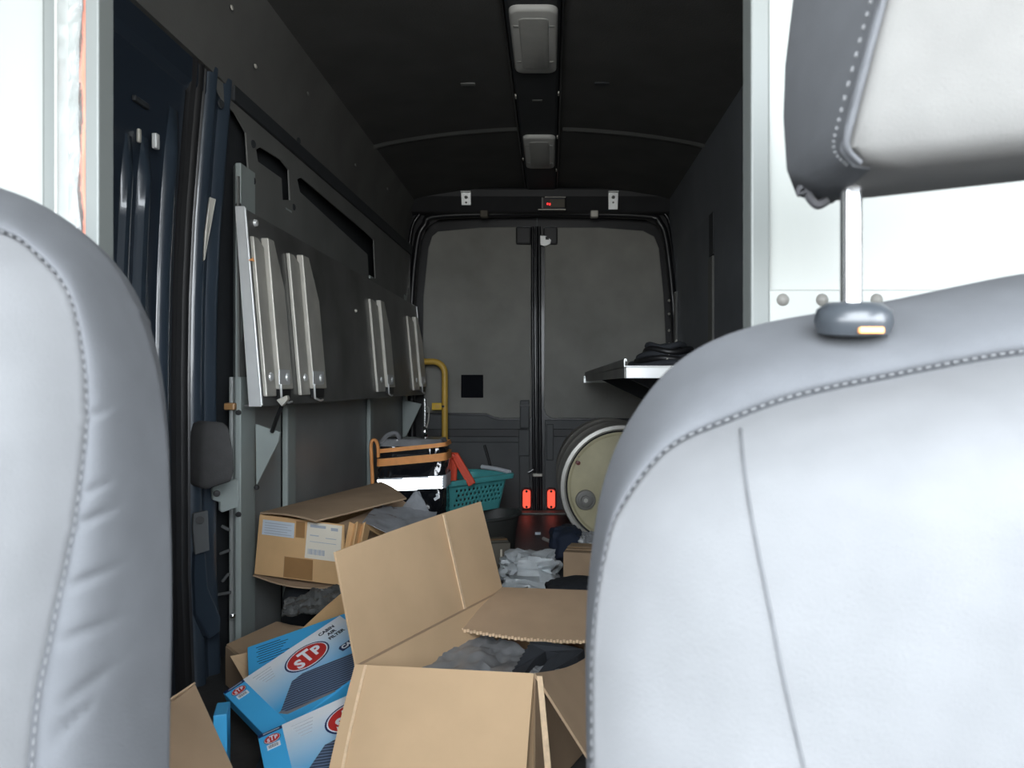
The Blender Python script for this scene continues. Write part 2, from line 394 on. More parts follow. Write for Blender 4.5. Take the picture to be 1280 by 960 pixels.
# ---- rear: body frame, doors
wre = empty_struct('wall_rear', (-.05, 4.7, 0), 'dark body frame around the rear doors')
def rp(px, py, y=YR): return at(px, py, YR)+Vector((0, y-YR, 0))
MB().bb((-1.0, 4.86, 0), (.95, 4.92, 2.1)).build('outer_skin', 'hull', wre)
fr_o = [(440,640),(440,215),(930,215),(930,640)]
fr_i = [(520,640),(518,520),(517,400),(524,310),(534,285),(552,274),(680,271),(802,274),(822,283),(831,310),(840,400),(843,520),(843,640)]
MB().holes([[(x, -y) for x, y in fr_o+fr_i[::-1]]], lambda u, v: rp(u, -v, 4.62), (0,.06,0)).build('door_frame', 'gloss_black', wre)
pth = catmull([rp(x, y, 4.615) for x, y in fr_i], 5)
MB().tube(pth, .022, 8).build('weatherstrip', 'gloss_black', wre, smooth=60)
pth = catmull([rp(688+(x-688)*1.045, 470+(y-470)*1.06, 4.60) for x, y in fr_i if y < 560], 5)
MB().tube(pth, .012, 8).build('inner_trim_bead', 'gloss_black', wre, smooth=60)
# header over the doors
MB().prism([Vector((-.86,4.50,1.93)), Vector((-.86,4.50,1.88)), Vector((-.86,4.56,1.80)), Vector((-.86,4.66,1.79)), Vector((-.86,4.66,1.98))], (1.62,0,0)).build('header', 'door_dark', wre, bevel=.01)
for px, hgt in ((582,.075),(767,.10)):
    p = at(px, 239, 4.47)
    b = MB().prism([Vector((p.x-.03, 4.49, p.z)), Vector((p.x+.03, 4.49, p.z)), Vector((p.x+.028, 4.50, p.z-hgt)), Vector((p.x-.028, 4.50, p.z-hgt))], (0,.006,0)).build('silver_bracket', 'alu', wre, bevel=.003)
    MB().bb((p.x-.03, 4.47, p.z-.004), (p.x+.03, 4.50, p.z+.004)).build('bracket_lip', 'alu', b, bevel=.002)
    MB().lathe([(.0001,0),(.010,0),(.008,.006),(.0001,.008)], (p.x, 4.49, p.z-.03), (0,-1,0), 10).build('bolt', 'drum_grey', b)
    MB().lathe([(.0001,0),(.006,0),(.005,.003),(.0001,.004)], (p.x, 4.494, p.z-.06), (0,-1,0), 10).build('bolt', 'drum_grey', b)
for px in (605, 743):
    p = at(px, 267, 4.5); MB().box(p+Vector((0,.02,0)), (.045,.05,.04)).build('header_clip', 'olive' if px < 700 else 'zinc', wre, bevel=.006)
p = at(692, 254, 4.48)
cm = MB().box(p+Vector((0,.03,0)), (.14,.07,.075)).build('marker_lamp_housing', 'door_dark', wre, bevel=.006)
MB().box(p+Vector((.022,-.008,-.002)), (.085,.006,.045)).build('lens_window', 'olive', cm, bevel=.002)
for dx, zz in ((-.035,-.006),(-.022,-.008)):
    MB().box(p+Vector((dx,-.010,zz)), (.008,.005,.010)).build('red_light', 'red_led', cm)
MB().bb(p+Vector((-.05,-.012,.032)), p+Vector((.07,.0,.035))).build('metal_edge', 'zinc', cm)
MB().bb(p+Vector((-.09,-.012,-.041)), p+Vector((.07,.0,-.037))).build('metal_edge', 'zinc', cm)
MB().bb(p+Vector((-.070,-.012,-.03)), p+Vector((-.060,.0,.03))).build('metal_edge', 'drum_grey', cm)
# doors
def door(name, edge, label):
    d = empty_struct(name, at(600 if name == 'door_1' else 755, 640, YR), label)
    if edge < 0:
        slab = [(512,648),(512,262),(671,262),(671,648)]
        pan = [(547,289),(600,284),(658,283),(664,288),(664,523),(626,523),(616,521),(608,517),(530,516),(528,430),(529,370),(535,310),(540,295)]
        low = [(529,518),(607,519),(616,523),(626,525),(662,525),(662,640),(529,640)]
    else:
        slab = [(671.5,648),(671.5,262),(848,262),(848,648)]
        pan = [(681,288),(686,284),(750,284),(804,288),(818,295),(824,310),(830,370),(833,430),(833,523),(690,523),(683,519),(680,510)]
        low = [(681,525),(833,525),(833,640),(681,640)]
    MB().prism([rp(x, y, 4.72) for x, y in slab], (0,.05,0)).build('door_shell', 'gloss_black', d)
    MB().prism([rp(x, y, 4.705) for x, y in pan], (0,.015,0)).build('upper_trim_panel', 'door_panel', d, bevel=.006)
    l = MB().prism([rp(x, y, 4.70) for x, y in low], (0,.02,0)).build('lower_trim_panel', 'door_plastic', d, bevel=.005)
    if edge < 0:
        MB().bb(rp(532,546,4.69), rp(660,536,4.705)).build('moulding', 'door_dark', l, bevel=.004)
        MB().bb(rp(560,636,4.685), rp(650,552,4.705)).build('storage_pocket', 'door_plastic', l, bevel=.008)
        MB().bb(rp(576.5,497,4.694), rp(604,468.5,4.706)).build('access_patch', 'patch_black', d, bevel=.002)
        h = MB().bb(rp(650,535,4.665), rp(662,500,4.71)).build('latch_cover', 'door_plastic', d, bevel=.008)
        MB().bb(rp(650,508,4.66), rp(662,506,4.68)).build('latch_groove', 'rubber', h)
        MB().bb(rp(648,570,4.68), rp(662,537,4.705)).build('lock_plate', 'door_plastic', d, bevel=.006)
        MB().bb(rp(645,306,4.675), rp(664,284,4.712)).build('hinge_plate', 'door_dark', d, bevel=.01)
        MB().tube([rp(x, y, 4.68) for x, y in ((666,284),(666,400),(667,520),(668,640))], .010, 8).build('edge_seal', 'gloss_black', d, smooth=60)
    else:
        MB().bb(rp(690,546,4.69), rp(830,536,4.705)).build('moulding', 'door_dark', l, bevel=.004)
        MB().bb(rp(683,575,4.675), rp(692,530,4.705)).build('lock_plate', 'door_plastic', d, bevel=.006)
        hp = MB().bb(rp(679,306,4.680), rp(697,284,4.712)).build('hinge_plate', 'door_dark', d, bevel=.01)
        MB().prism([rp(x, y, 4.672) for x, y in ((675,295),(683,296),(689,301),(688,306),(681,309),(675,307))], (0,.012,0)).build('striker_plate', 'alu', hp, bevel=.003)
        MB().box(rp(684,299,4.668), (.02,.01,.018)).build('striker_hole', 'rubber', hp)
        MB().tube([rp(x, y, 4.68) for x, y in ((674,284),(674.5,400),(675,520),(676,640))], .010, 8).build('edge_seal', 'gloss_black', d, smooth=60)
        MB().tube([rp(x, y, 4.672) for x, y in ((670.5,284),(671,400),(672,520),(673,640))], .007, 8).build('edge_bead', 'gloss_black', d, smooth=60)
        MB().tube([rp(x, y, 4.675) for x, y in ((660,590),(664,588),(667,586))], .006, 6).build('lower_latch_pin', 'chrome', d, smooth=60)
        MB().box(rp(672,593,4.675), (.06,.03,.02)).build('lower_latch', 'zinc', d, bevel=.005)
    return d
door('door_1', -1, 'grey trimmed rear door with a small square black patch')
door('door_2', 1, 'grey trimmed rear door without a black patch')
struct(MB().bb((-.88,4.58,0), (.80,4.70,.012)).build('trim_5', 'drum_grey', bevel=.003), 'metal scuff strip along the rear door sill')
for i, (px, lab) in enumerate(((658.5,'lit red marker lamp low on the rear door with the black patch'),(689,'lit red marker lamp low on the rear door beside the steel drum'))):
    p = rp(px, 622.5, 4.66)
    t = thing('marker_lamp', lab, 'marker lamp', p, 'red marker lamps on the rear doors')
    ring = [p+Vector((a, 0, b)) for a, b in rrect(.062,.128,.02)]
    MB().prism([q+Vector((0,.004,0)) for q in ring], (0,.042,0)).build('housing', 'red_rim', t, bevel=.003)
    MB().prism([p+Vector((a, -.006, b)) for a, b in rrect(.046,.112,.016)], (0,.012,0)).build('lens', 'red_lamp', t, bevel=.003)
    for s in (-1, 1):
        MB().lathe([(.0001,0),(.008,0),(.007,.004),(.0001,.005)], p+Vector((0,-.006,.047*s)), (0,-1,0), 8).build('screw', 'rubber', t)

# ---- bulkhead panels behind the seats
YB = .90
def bx(px): return (px-VX)/F*YB
bl = empty_struct('wall_bulkhead_left', (bx(60), YB, 0), 'white painted bulkhead edge with foil tape behind the plain seat')
MB().bb((-.97, YB+.012, 0), (bx(55), YB+.03, 1.75)).build('bulkhead_sheet', 'bulkhead', bl)
MB().bb((bx(54), YB-.004, 0), (bx(78), YB+.03, 1.75)).build('bulkhead_frame', 'bulkhead_edge', bl, bevel=.004)
MB().bb((bx(77.5), YB-.016, 0), (bx(82), YB+.03, 1.75)).build('frame_lip', 'bulkhead', bl, bevel=.002)
fo = []
for i in range(41):
    z = 1.75*i/40; fo.append([Vector((bx(82), YB+.005, z)), Vector((bx(98+2.5*math.sin(i*2.1)+2*math.sin(i*.7)), YB+.003+.004*math.sin(i*3.7), z)), Vector((bx(100), YB+.012, z)), Vector((bx(82), YB+.012, z))])
MB().loft(fo).build('foil_tape', 'foil', bl, smooth=30)
MB().bb((bx(95), YB+.008, 0), (bx(106), YB+.028, 1.75)).build('orange_seal', 'orange_seal', bl, bevel=.003)
MB().bb((bx(104.5), YB+.002, 0), (bx(122), YB+.034, 1.75)).build('edge_channel', 'bulkhead_edge', bl, bevel=.002)
brr = empty_struct('wall_bulkhead_right', (bx(1000), YB, 0), 'white painted bulkhead panel with rivets behind the headrest seat')
MB().bb((bx(937), YB-.006, 0), (bx(961), YB+.034, 1.75)).build('edge_channel', 'bulkhead_edge', brr, bevel=.003)
MB().bb((bx(960), YB+.006, 0), (.9, YB+.03, 1.75)).build('bulkhead_sheet', 'bulkhead', brr)
MB().bb((bx(960), YB-.002, 0), (.9, YB+.007, ZC+(480-362)/F*YB)).build('lower_sheet', 'bulkhead', brr, bevel=.002)
for px in (978, 1027, 1095, 1160, 1230):
    MB().lathe([(.0001,0),(.0075,0),(.0055,.004),(.0001,.006)], (bx(px), YB-.002, ZC+(480-375)/F*YB), (0,-1,0), 12).build('rivet', 'drum_grey', brr, smooth=50)

# ---- cab around the camera (out of the frame: carries the windows that light the place)
struct(MB().bb((-1.02,-.40,1.75), (.93,.95,1.82)).build('ceiling', 'cove'), 'cab roof above the seats')
struct(MB().bb((-1.02,.86,1.74), (.93,.95,2.12)).build('trim_6', 'headliner', ), 'header between cab roof and cargo roof lining')
struct(MB().prism([Vector((-1.02,-1.2,0)), Vector((-1.02,-.55,0)), Vector((-1.02,-.60,.55)), Vector((-1.02,-.85,.68)), Vector((-1.02,-1.2,.68))], (1.95,0,0)).build('wall_front', 'pad', bevel=.02), 'dashboard below the windshield')
for nm, x0, x1 in (('door_4',-1.06,-.98),('door_5',.90,.98)):  # unseen cab doors, window openings narrowed to hold light off the seats
    d = empty_struct(nm, (x0, 0, 0), 'cab door with window opening')
    MB().bb((x0,-1.2,-.05), (x1,.95,.76)).build('door_lower', 'pad', d)
    MB().bb((x0,-.9,1.28), (x1,.95,1.80)).build('door_upper', 'pad', d)
    MB().bb((x0,-.12 if x0 < 0 else .34,.70), (x1,.95,1.40)).build('pillar_light_block', 'pad', d)  # widened on the left to block more window light

# ------------------------------------------------------------------ seats
PANELS = {}
def seat(name, label, cat, outer, inner, Yi, Yo, lean, cx, dents=(), stitch=True):
    t = thing(name, label, cat, (cx, (Yi+Yo)/2, 0))
    def P(q, Y): return at(q[0], q[1], Y+(700-q[1])/480*lean)
    NS = 16
    O = catmull([P(q, Yo) for q in outer], NS); I = catmull([P(q, Yi) for q in inner], NS)
    n = len(O)
    def dent(p):
        d = 0
        for (ax, ay, bx_, by_, amp, wd) in dents:
            px = VX+p.x/p.y*F; py = VY-(p.z-ZC)/p.y*F
            vx, vy = bx_-ax, by_-ay; L2 = vx*vx+vy*vy; s = max(0, min(1, ((px-ax)*vx+(py-ay)*vy)/L2))
            dd = math.hypot(px-ax-vx*s, py-ay-vy*s); fade = math.sin(math.pi*min(1, max(.05, s*.9+.05)))
            d += amp*fade*math.exp(-(dd/wd)**2)
        return d
    # bolster band from stitched seam round the side to the back
    rings = []; NB = 40
    for k in range(NB+1):
        s = k/NB; ring = []
        for a, b in zip(I, O):
            p = a.lerp(b, s)
            depth = (a.y+(b.y-a.y)*(1-math.cos(s*math.pi/2)))          # rounded shoulder
            p = at(VX+p.x/p.y*F, VY-(p.z-ZC)/p.y*F, depth)
            groove = .006*math.exp(-(s/.07)**2)
            p.y += groove-.004*math.sin(math.pi*s)+dent(p)
            ring.append(p)
        rings.append(ring)
    c = sum(O, Vector())/n
    for k in range(1, 7):
        s = k/6; rings.append([Vector((c.x+(p.x-c.x)*(1-.20*s), p.y+.075*s, c.z+(p.z-c.z)*(1-.06*s*s))) for p in rings[NB]])
    m = MB(); m.loft(rings, closed=True, caps=False)
    bo = m.build('side_bolster', 'seat_grey', t, smooth=180)
    # light inner panel
    ci = sum(I, Vector())/n; ci = Vector((ci.x, min(p.y for p in I)-.004, ci.z))
    ir = []; NI = 22
    for k in range(NI+1):
        s = 1-k/NI*.995
        ir.append([Vector((ci.x+(p.x-ci.x)*s, ci.y+(p.y-ci.y)*s**2.5-.016*(1-s**6)+.006*math.exp(-((1-s)/.05)**2), ci.z+(p.z-ci.z)*s)) for p in I])
    fp = MB().loft(ir, closed=True, caps=False).build('front_panel', 'seat_light', t, smooth=180); PANELS[name+str(cx)] = (ir, fp)
    # backrest shell behind
    last = rings[-1]
    MB().loft([[p for p in last], [Vector((c.x+(p.x-c.x)*.5, p.y+.02, c.z+(p.z-c.z)*.5)) for p in last]], closed=True).build('back_shell', 'seat_back', t, smooth=40)
    # stitching: two rows of thread along the seam
    st = MB(); acc = 0
    for off in (.012,):
        ring = [a.lerp(b, .075) for a, b in zip(I, O)]
        for i in range(n-1):
            a, b = rings[2][i], rings[2][i+1]; L = (b-a).length
            while acc < L:
                u = acc/L; d = (b-a).normalized(); p0 = a+(b-a)*u; st.tube([p0+Vector((0,-.0012,0)), p0+d*.0032+Vector((0,-.0012,0))], .0007, 4)
                acc += .0062
            acc -= L
    so = st.build('stitching', 'thread', t); so['kind'] = 'stuff'
    # cushion and base
    zb = min(p.z for p in I)
    x0, x1 = min(p.x for p in I), max(p.x for p in I)
    pr = rrect(x1-x0, .46, .06)
    MB().loft([[Vector(((x0+x1)/2+a, .28+b*k, z)) for a, b in pr] for z, k in ((.24,.92),(.28,1),(.36,1),(.395,.94))]).build('seat_cushion', 'seat_light', t, smooth=60, bevel=.01)
    MB().bb((x0+.06,.12,.0), (x1-.06,.50,.24)).build('seat_base', 'seat_back', t, bevel=.02)
    return t
oR = [(735,1300),(733,960),(732,800),(738,700),(755,600),(790,520),(850,450),(940,408),(1100,378),(1280,342),(1420,330),(1560,350),(1680,410),(1740,520),(1765,700),(1765,960),(1765,1300)]
iR = [(745,1300),(740,960),(741,800),(757,690),(781,631),(839,563),(920,527),(998,500),(1107,476),(1280,445),(1420,440),(1540,455),(1640,500),(1700,580),(1735,720),(1745,960),(1745,1300)]
seatR = seat('van_seat', 'light grey fabric van seat backrest with headrest on a chrome post', 'seat', oR, iR, .47, .54, .05, .30)
oL = [(212,1300),(212,960),(215,760),(213,640),(207,540),(192,450),(163,370),(122,310),(62,262),(0,235),(-120,205),(-260,200),(-420,215),(-560,270),(-650,400),(-680,700),(-680,1300)]
iL = [(10,1300),(28,930),(50,806),(73,706),(89,621),(100,528),(97,444),(81,370),(46,324),(0,292),(-120,260),(-260,255),(-400,270),(-500,320),(-560,440),(-580,700),(-560,1300)]
dents = [(108,523,172,500,.007,5),(100,620,160,594,.006,5),(90,660,190,616,.008,6),(84,735,200,688,.009,6),(76,802,205,752,.009,6),(76,881,176,810,.008,6),(62,925,130,868,.007,6),(150,395,205,372,.004,6)]
seatL = seat('van_seat', 'grey fabric van seat backrest with wrinkled side bolster and no headrest in view', 'seat', oL, iL, .45, .54, .04, -.50, dents)
# vertical seam on the right seat front panel
from mathutils.bvhtree import BVHTree
_fp = [q for k, q in PANELS.items() if k.endswith('0.3')][0][1]
_bv = BVHTree.FromPolygons([_fp.matrix_world @ v.co for v in _fp.data.vertices], [tuple(p.vertices) for p in _fp.data.polygons])
def on_panel(px, py):
    o = Vector((0,0,ZC)); d = (at(px, py, 1.0)-o).normalized(); h = _bv.ray_cast(o, d)[0]
    return h if h else at(px, py, .47)
sm = [on_panel(q.x, q.y) for q in catmull([Vector(k+(0,)) for k in ((926,536),(931,590),(942,660),(960,750),(982,860),(1006,965),(1020,1040))], 12)]
MB().tube(sm, .0012, 6).build('panel_seam', 'seam_dark', seatR, smooth=60)
# headrest
def hsec(z, fx, rx, fy, ry, r=.03, n=6):
    c = .300; pts = []
    corner = [(-(c-fx), fy), ((c-fx), fy), ((c-rx), ry), (-(c-rx), ry)]
    P4 = [Vector((c+a, b, z+(c+a-.18)*.11)) for a, b in corner]; out = []
    for i in range(4):
        a, b, d = P4[i-1], P4[i], P4[(i+1) % 4]
        u = b+(a-b).normalized()*r; v = b+(d-b).normalized()*r
        for k in range(n+1):
            s = k/n; out.append(u*(1-s)**2+b*2*s*(1-s)+v*s*s)
    return out
secs = [(0.909,.215,.22,.475,.555,.012),(0.913,.188,.198,.462,.572,.014),(0.921,.177,.186,.454,.580,.014),(0.941,.180,.180,.450,.584,.014),(0.981,.190,.178,.448,.586,.014),(1.021,.201,.180,.450,.588,.014),(1.071,.212,.186,.456,.588,.016),(1.111,.222,.196,.468,.584,.02),(1.141,.245,.22,.495,.575,.02)]
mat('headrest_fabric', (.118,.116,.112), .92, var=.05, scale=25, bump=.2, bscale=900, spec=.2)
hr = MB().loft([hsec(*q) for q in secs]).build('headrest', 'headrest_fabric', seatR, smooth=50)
# darker side gussets of the headrest, slightly proud of the pillow
for sgn in (1, -1):
    g = []
    for z, fx, rx, fy, ry, r in secs[1:-1]:
        f = Vector((fx, fy+.010, z)); b = Vector((rx, ry-.006, z)); o = Vector((-.0025,-.001,0)); mid = (f+b)/2+Vector((-.004,0,0))
        row = [f+o, mid+o, b+o, b+Vector((.01,0,0)), f+Vector((.01,.003,0))]
        if sgn < 0: row = [Vector((.6-p.x, p.y, p.z)) for p in row]
        g.append(row)
    MB().loft(g).build('headrest_gusset', 'seat_grey', hr, smooth=60)
hs = MB(); 
path = catmull([Vector((fx+.004, fy-.0015, z)) for z, fx, rx, fy, ry, r in secs[1:-1]], 10)
for i in range(0, len(path)-1, 2):
    hs.tube([path[i]+Vector((-.012,.006,0)), path[i].lerp(path[i+1], .7)+Vector((-.012,.006,0))], .0009, 4)
o = hs.build('headrest_stitching', 'thread', hr); o['kind'] = 'stuff'
MB().tube([p+Vector((-.006,.002,0)) for p in path], .0022, 6).build('headrest_piping', 'seat_grey', hr, smooth=60)
cl = catmull([at(1003,234,.55), at(1000,241,.55), at(1008,238,.55), at(1013,248,.55), at(1022,256,.55), at(1034,250,.55)], 5)
MB().tube(cl, .0035, 6).build('headrest_clip', 'seat_back', hr, smooth=60)
for x in (.2045, .3955):
    zt = .83 if x < .3 else .845
    po = MB().tube([Vector((x, .522, zt-.012)), Vector((x, .522, .935))], .0072, 16).build('headrest_post', 'chrome', seatR, smooth=60)
    MB().lathe([(.012,-.016),(.023,-.014),(.0255,-.006),(.024,.002),(.017,.007),(.0085,.0075)], (x, .518, zt-.002), (0,-.12,1), 28).build('post_collar', 'collar', seatR, smooth=50)
    MB().box((x+.002, .4945, zt-.0155), (.016,.004,.004)).build('release_button', 'strap_orange', seatR, bevel=.001)

# ------------------------------------------------------------------ roof lamps on the centre channel
ch = struct(MB().prism([Vector((-.147, 1.0, 1.96)), Vector((-.138, 1.0, 1.925)), Vector((-.128, 1.0, 1.918)), Vector((.020, 1.0, 1.918)), Vector((.030, 1.0, 1.925)), Vector((.039, 1.0, 1.96))], (0,3.50,0)).build('trim_8', 'hull', bevel=.003), 'black channel along the middle of the roof')
for x in (-.150, .036):
    MB().bb((x, 1.0, 1.925), (x+.007, 4.5, 1.955)).build('channel_bead', 'gloss_black', ch, bevel=.002)
for x, y in ((-.138,3.05),(.032,3.02),(.032,3.55),(-.138,3.9),(.032,4.1)):
    MB().box((x, y, 1.922), (.006,.03,.010)).build('channel_clip', 'zinc', ch, bevel=.002)
MB().box((-.053, 3.08, 1.917), (.04,.012,.003)).build('channel_slot', 'upper_panel', ch)
def lamp(y0, y1, label):
    w_, l_ = .150, y1-y0; c = Vector((-.052, (y0+y1)/2, 1.917))
    t = thing('ceiling_lamp', label, 'ceiling lamp', c, 'roof lamps in the cargo bay')
    MB().loft([[c+Vector((a*k, b*(1-(1-k)*.4), z)) for a, b in rrect(w_, l_, .032, 6)] for z, k in ((0,1),(-.008,1),(-.016,.95),(-.018,.90))]).build('lamp_frame', 'lens_frame', t, smooth=50)
    MB().loft([[c+Vector((a*k, b*k, z)) for a, b in rrect(w_*.62, l_*.80, .02, 6)] for z, k in ((-.010,1),(-.020,.99),(-.022,.95))]).build('diffuser', 'lens', t, smooth=50)
    for sx in (-1, 1):
        for sy in (-1, 1):
            MB().box(c+Vector((sx*w_*.38, sy*l_*.28, -.018)), (.016,.014,.003)).build('lamp_clip', 'lens', t, bevel=.001)
lamp(2.30, 2.775, 'long pale roof lamp with frosted diffuser far from the rear doors')
lamp(3.50, 4.00, 'pale roof lamp with frosted diffuser close to the rear doors')

# ------------------------------------------------------------------ folding shelf on the left wall (folded up)
def sxz(Y, z):      # outer face of the folded shelf: bottom edge stands off the wall more than the top
    zb, zt = .722, 1.262-.012*(Y-2.1)
    X = -.841+.0225*Y
    return Vector((X-.046*(z-zb)/(zt-zb), Y, z))
sh = thing('folding_shelf', 'steel folding shelf with four bracket pairs folded up against the grey side lining', 'shelf', sxz(3.3,.722))
ring = [sxz(2.1,.722), sxz(4.5,.722), sxz(4.5,1.235), sxz(2.1,1.262)]
MB().prism(ring, (-.006,0,0)).build('shelf_panel', 'shelf_sheet', sh)
e = [sxz(2.1,.722), sxz(2.1,1.262)]
MB().prism([e[0]+Vector((.004,-.003,-.004)), e[1]+Vector((.004,-.003,.004)), e[1]+Vector((-.022,-.003,.004)), e[0]+Vector((-.030,-.003,-.004))], (0,.006,0)).build('end_flange', 'alu', sh, bevel=.001)
MB().tube([e[0]+Vector((.004,0,0)), e[1]+Vector((.004,0,0))], .004, 8).build('flange_edge', 'alu', sh, smooth=60)
MB().prism([sxz(2.1,.718)+Vector((.004,0,0)), sxz(4.5,.718)+Vector((.004,0,0)), sxz(4.5,.718)+Vector((-.045,0,0)), sxz(2.1,.718)+Vector((-.045,0,0))], (0,0,.005)).build('bottom_lip', 'shelf_sheet', sh)
MB().prism([sxz(4.5,.722)+Vector((.004,0,0)), sxz(4.5,1.235)+Vector((.004,0,0)), sxz(4.5,1.235)+Vector((-.04,0,0)), sxz(4.5,.722)+Vector((-.04,0,0))], (0,.006,0)).build('end_flange', 'alu', sh, bevel=.001)
tg = [at(310,325,2.09), at(316,322,2.09), at(318,327,2.09)]
MB().prism(tg, (0,.003,0)).build('torn_tape', 'strap_orange', sh)
def chan(Yc, wd, z0, z1, dep, cut, name, m='zinc', x0=0.0):
    """upright channel on the shelf face, top corner cut away on its far side"""
    a = [(Yc-wd/2, z0), (Yc+wd/2, z0), (Yc+wd/2, z1-cut), (Yc+wd/2-wd*.55, z1), (Yc-wd/2, z1)]
    return MB().prism([sxz(y, z)+Vector((x0,0,0)) for y, z in a], (dep,0,0)).build(name, m, sh, bevel=.003)
for ra, rb, aa, ab, zt in ((2.125,2.195,2.205,2.305,1.19), (2.40,2.485,2.495,2.625,1.19), (3.375,3.51,3.525,3.67,1.155), (4.17,4.32,4.34,4.48,1.15)):
    a = chan((ra+rb)/2, rb-ra, .745, zt, .012, .02, 'bracket_rail')
    b = chan((aa+ab)/2, ab-aa, .765, zt+.01, .022, .14, 'bracket_arm')
    c = chan(ab+.006, .022, .88, zt-.05, .012, .12, 'bracket_web', 'drum_grey')
    for (yy, off, par) in (((ra+rb)/2, .013, a), ((aa+ab)/2, .0255, b)):
        p = sxz(yy, .80)+Vector((off,0,0))
        MB().lathe([(.0001,0),(.013,0),(.011,.004),(.0001,.006)], p, (1,-.1,0), 14).build('rivet', 'alu', par, smooth=50)
    p = sxz((aa+ab)/2-.02, .80)
    MB().box(p+Vector((.0235,0,0)), (.003, (ab-aa)*.9, .045)).build('pivot_plate', 'alu', b, bevel=.004)
    p = sxz((aa+ab)/2, .735)
    MB().bb(p+Vector((.002,-(ab-aa)*.4,0)), p+Vector((.016,(ab-aa)*.4,.03))).build('bracket_foot', 'rubber', b, bevel=.002)
    q0 = sxz(aa, .735)
    MB().tube([q0+Vector((.022,-.01,.045)), q0+Vector((.024,-.01,0)), q0+Vector((.024,.05,-.010)), q0+Vector((.020,.09,-.008))], .0035, 6).build('hook', 'alu', a, smooth=60)
for (y, z, r) in ((2.17,1.235,.011),(3.15,1.08,.007),(2.19,.98,.006)):
    MB().lathe([(.0001,0),(r,0),(r*.8,.008),(.0001,.010)], sxz(y, z), (1,0,0), 12).build('shelf_bolt', 'alu' if z > 1.2 else 'zinc', sh, smooth=50)
MB().tube([at(352,508,2.16), at(346,523,2.17), at(340,540,2.19)], .006, 6).build('hanging_strap', 'rubber', sh)
MB().prism([at(345,500,2.12), at(358,494,2.12), at(360,499,2.12), at(352,508,2.12)], (0,.02,0)).build('spring_clip', 'zinc', sh, bevel=.002)

# ------------------------------------------------------------------ right shelf, folded out
rs = thing('folding_shelf', 'aluminium folding shelf folded out level beside the rear door without a black patch', 'shelf', (.46, 3.2, .80))
Z0 = .826
MB().bb((.197,2.07,Z0), (.735,4.40,Z0+.004)).build('shelf_panel', 'shelf_sheet', rs)
MB().bb((.203,2.06,Z0-.031), (.735,2.072,Z0)).build('end_flange', 'alu', rs, bevel=.002)
MB().bb((.197,2.058,Z0), (.735,2.064,Z0+.003)).build('flange_edge', 'alu', rs, bevel=.0008)
jl = [(.197,0),(.197,.018),(.199,.022),(.203,.022),(.205,.019),(.205,.014),(.203,.014),(.2025,.018),(.200,.018),(.1995,0)]
MB().prism([Vector((x, 2.06, Z0+z)) for x, z in jl], (0,2.34,0)).build('curled_lip', 'shelf_sheet', rs)
MB().prism([Vector((x, 2.055, Z0+z)) for x, z in jl], (0,.012,0)).build('lip_end', 'alu', rs)
MB().prism([Vector((.20,2.08,Z0)), Vector((.20,4.38,Z0)), Vector((.20,4.38,Z0-.03)), Vector((.20,2.08,Z0-.03))], (.004,0,0)).build('front_skirt', 'shelf_sheet', rs)
MB().bb((.190,4.385,Z0-.038), (.735,4.40,Z0)).build('end_flange', 'alu', rs, bevel=.002)
MB().bb((.188,4.37,Z0-.040), (.235,4.386,Z0-.010)).build('bracket_tip', 'alu', rs, bevel=.003)
for y in (2.6, 3.9):
    MB().prism([Vector((.735,y,Z0)), Vector((.25,y,Z0)), Vector((.25,y,Z0-.02)), Vector((.735,y,Z0-.25))], (0,.03,0)).build('bracket', 'hull', rs, bevel=.003)

SHELF_TOP = Z0+.004
# ------------------------------------------------------------------ crumple helper
def blob(name, m, c, d, seed=0, rough=.25, freq=2.2, parent=None, flat=.0, nu=40, nv=24, smooth=60, squash=None):
    """crumpled closed form sitting on its base: c is the base centre, d the size"""
    c = Vector(c); rings = []
    for j in range(nv+1):
        th = math.pi*j/nv; ring = []
        for i in range(nu):
            ph = 2*math.pi*i/nu
            q = Vector((math.sin(th)*math.cos(ph), math.sin(th)*math.sin(ph), -math.cos(th)))
            e = .55; q = Vector([math.copysign(abs(k)**e, k) for k in q])
            nz = noise.noise(q*freq+Vector((seed*7.3, seed*3.1, 0)))
            rg = abs(noise.noise(q*freq*2.1+Vector((0, seed*5.7, seed))))
            q = q*(1+rough*nz-rough*.9*rg)
            z = max(-.92, q.z)
            ring.append(c+Vector((q.x*d[0]/2, q.y*d[1]/2, (z+.92)*d[2]/1.92)))
        rings.append(ring)
    rings[0] = [rings[0][0].lerp(p, .02) for p in rings[0]]
    return MB().loft(rings).build(name, m, parent, smooth=smooth)
def film(name, m, p00, p10, p11, p01, amp, freq, seed, nu=26, nv=20, t=.002, parent=None, smooth=50, edge=.3):
    P = [Vector(q) for q in (p00, p10, p11, p01)]; nrm = (P[1]-P[0]).cross(P[3]-P[0]).normalized()
    def fn(u, v):
        q = Vector((u*freq, v*freq, seed*3.3))
        h = noise.noise(q)+.6*(1-2*abs(noise.noise(q*2.2+Vector((5,1,0)))))+.25*noise.noise(q*5)
        s = Vector((noise.noise(q*1.7+Vector((9,0,0))), noise.noise(q*1.7+Vector((0,9,0))), 0))*edge*amp
        return nrm*h*amp+s
    return MB().sheet(*P, t, nu, nv, fn).build(name, m, parent, smooth=smooth)

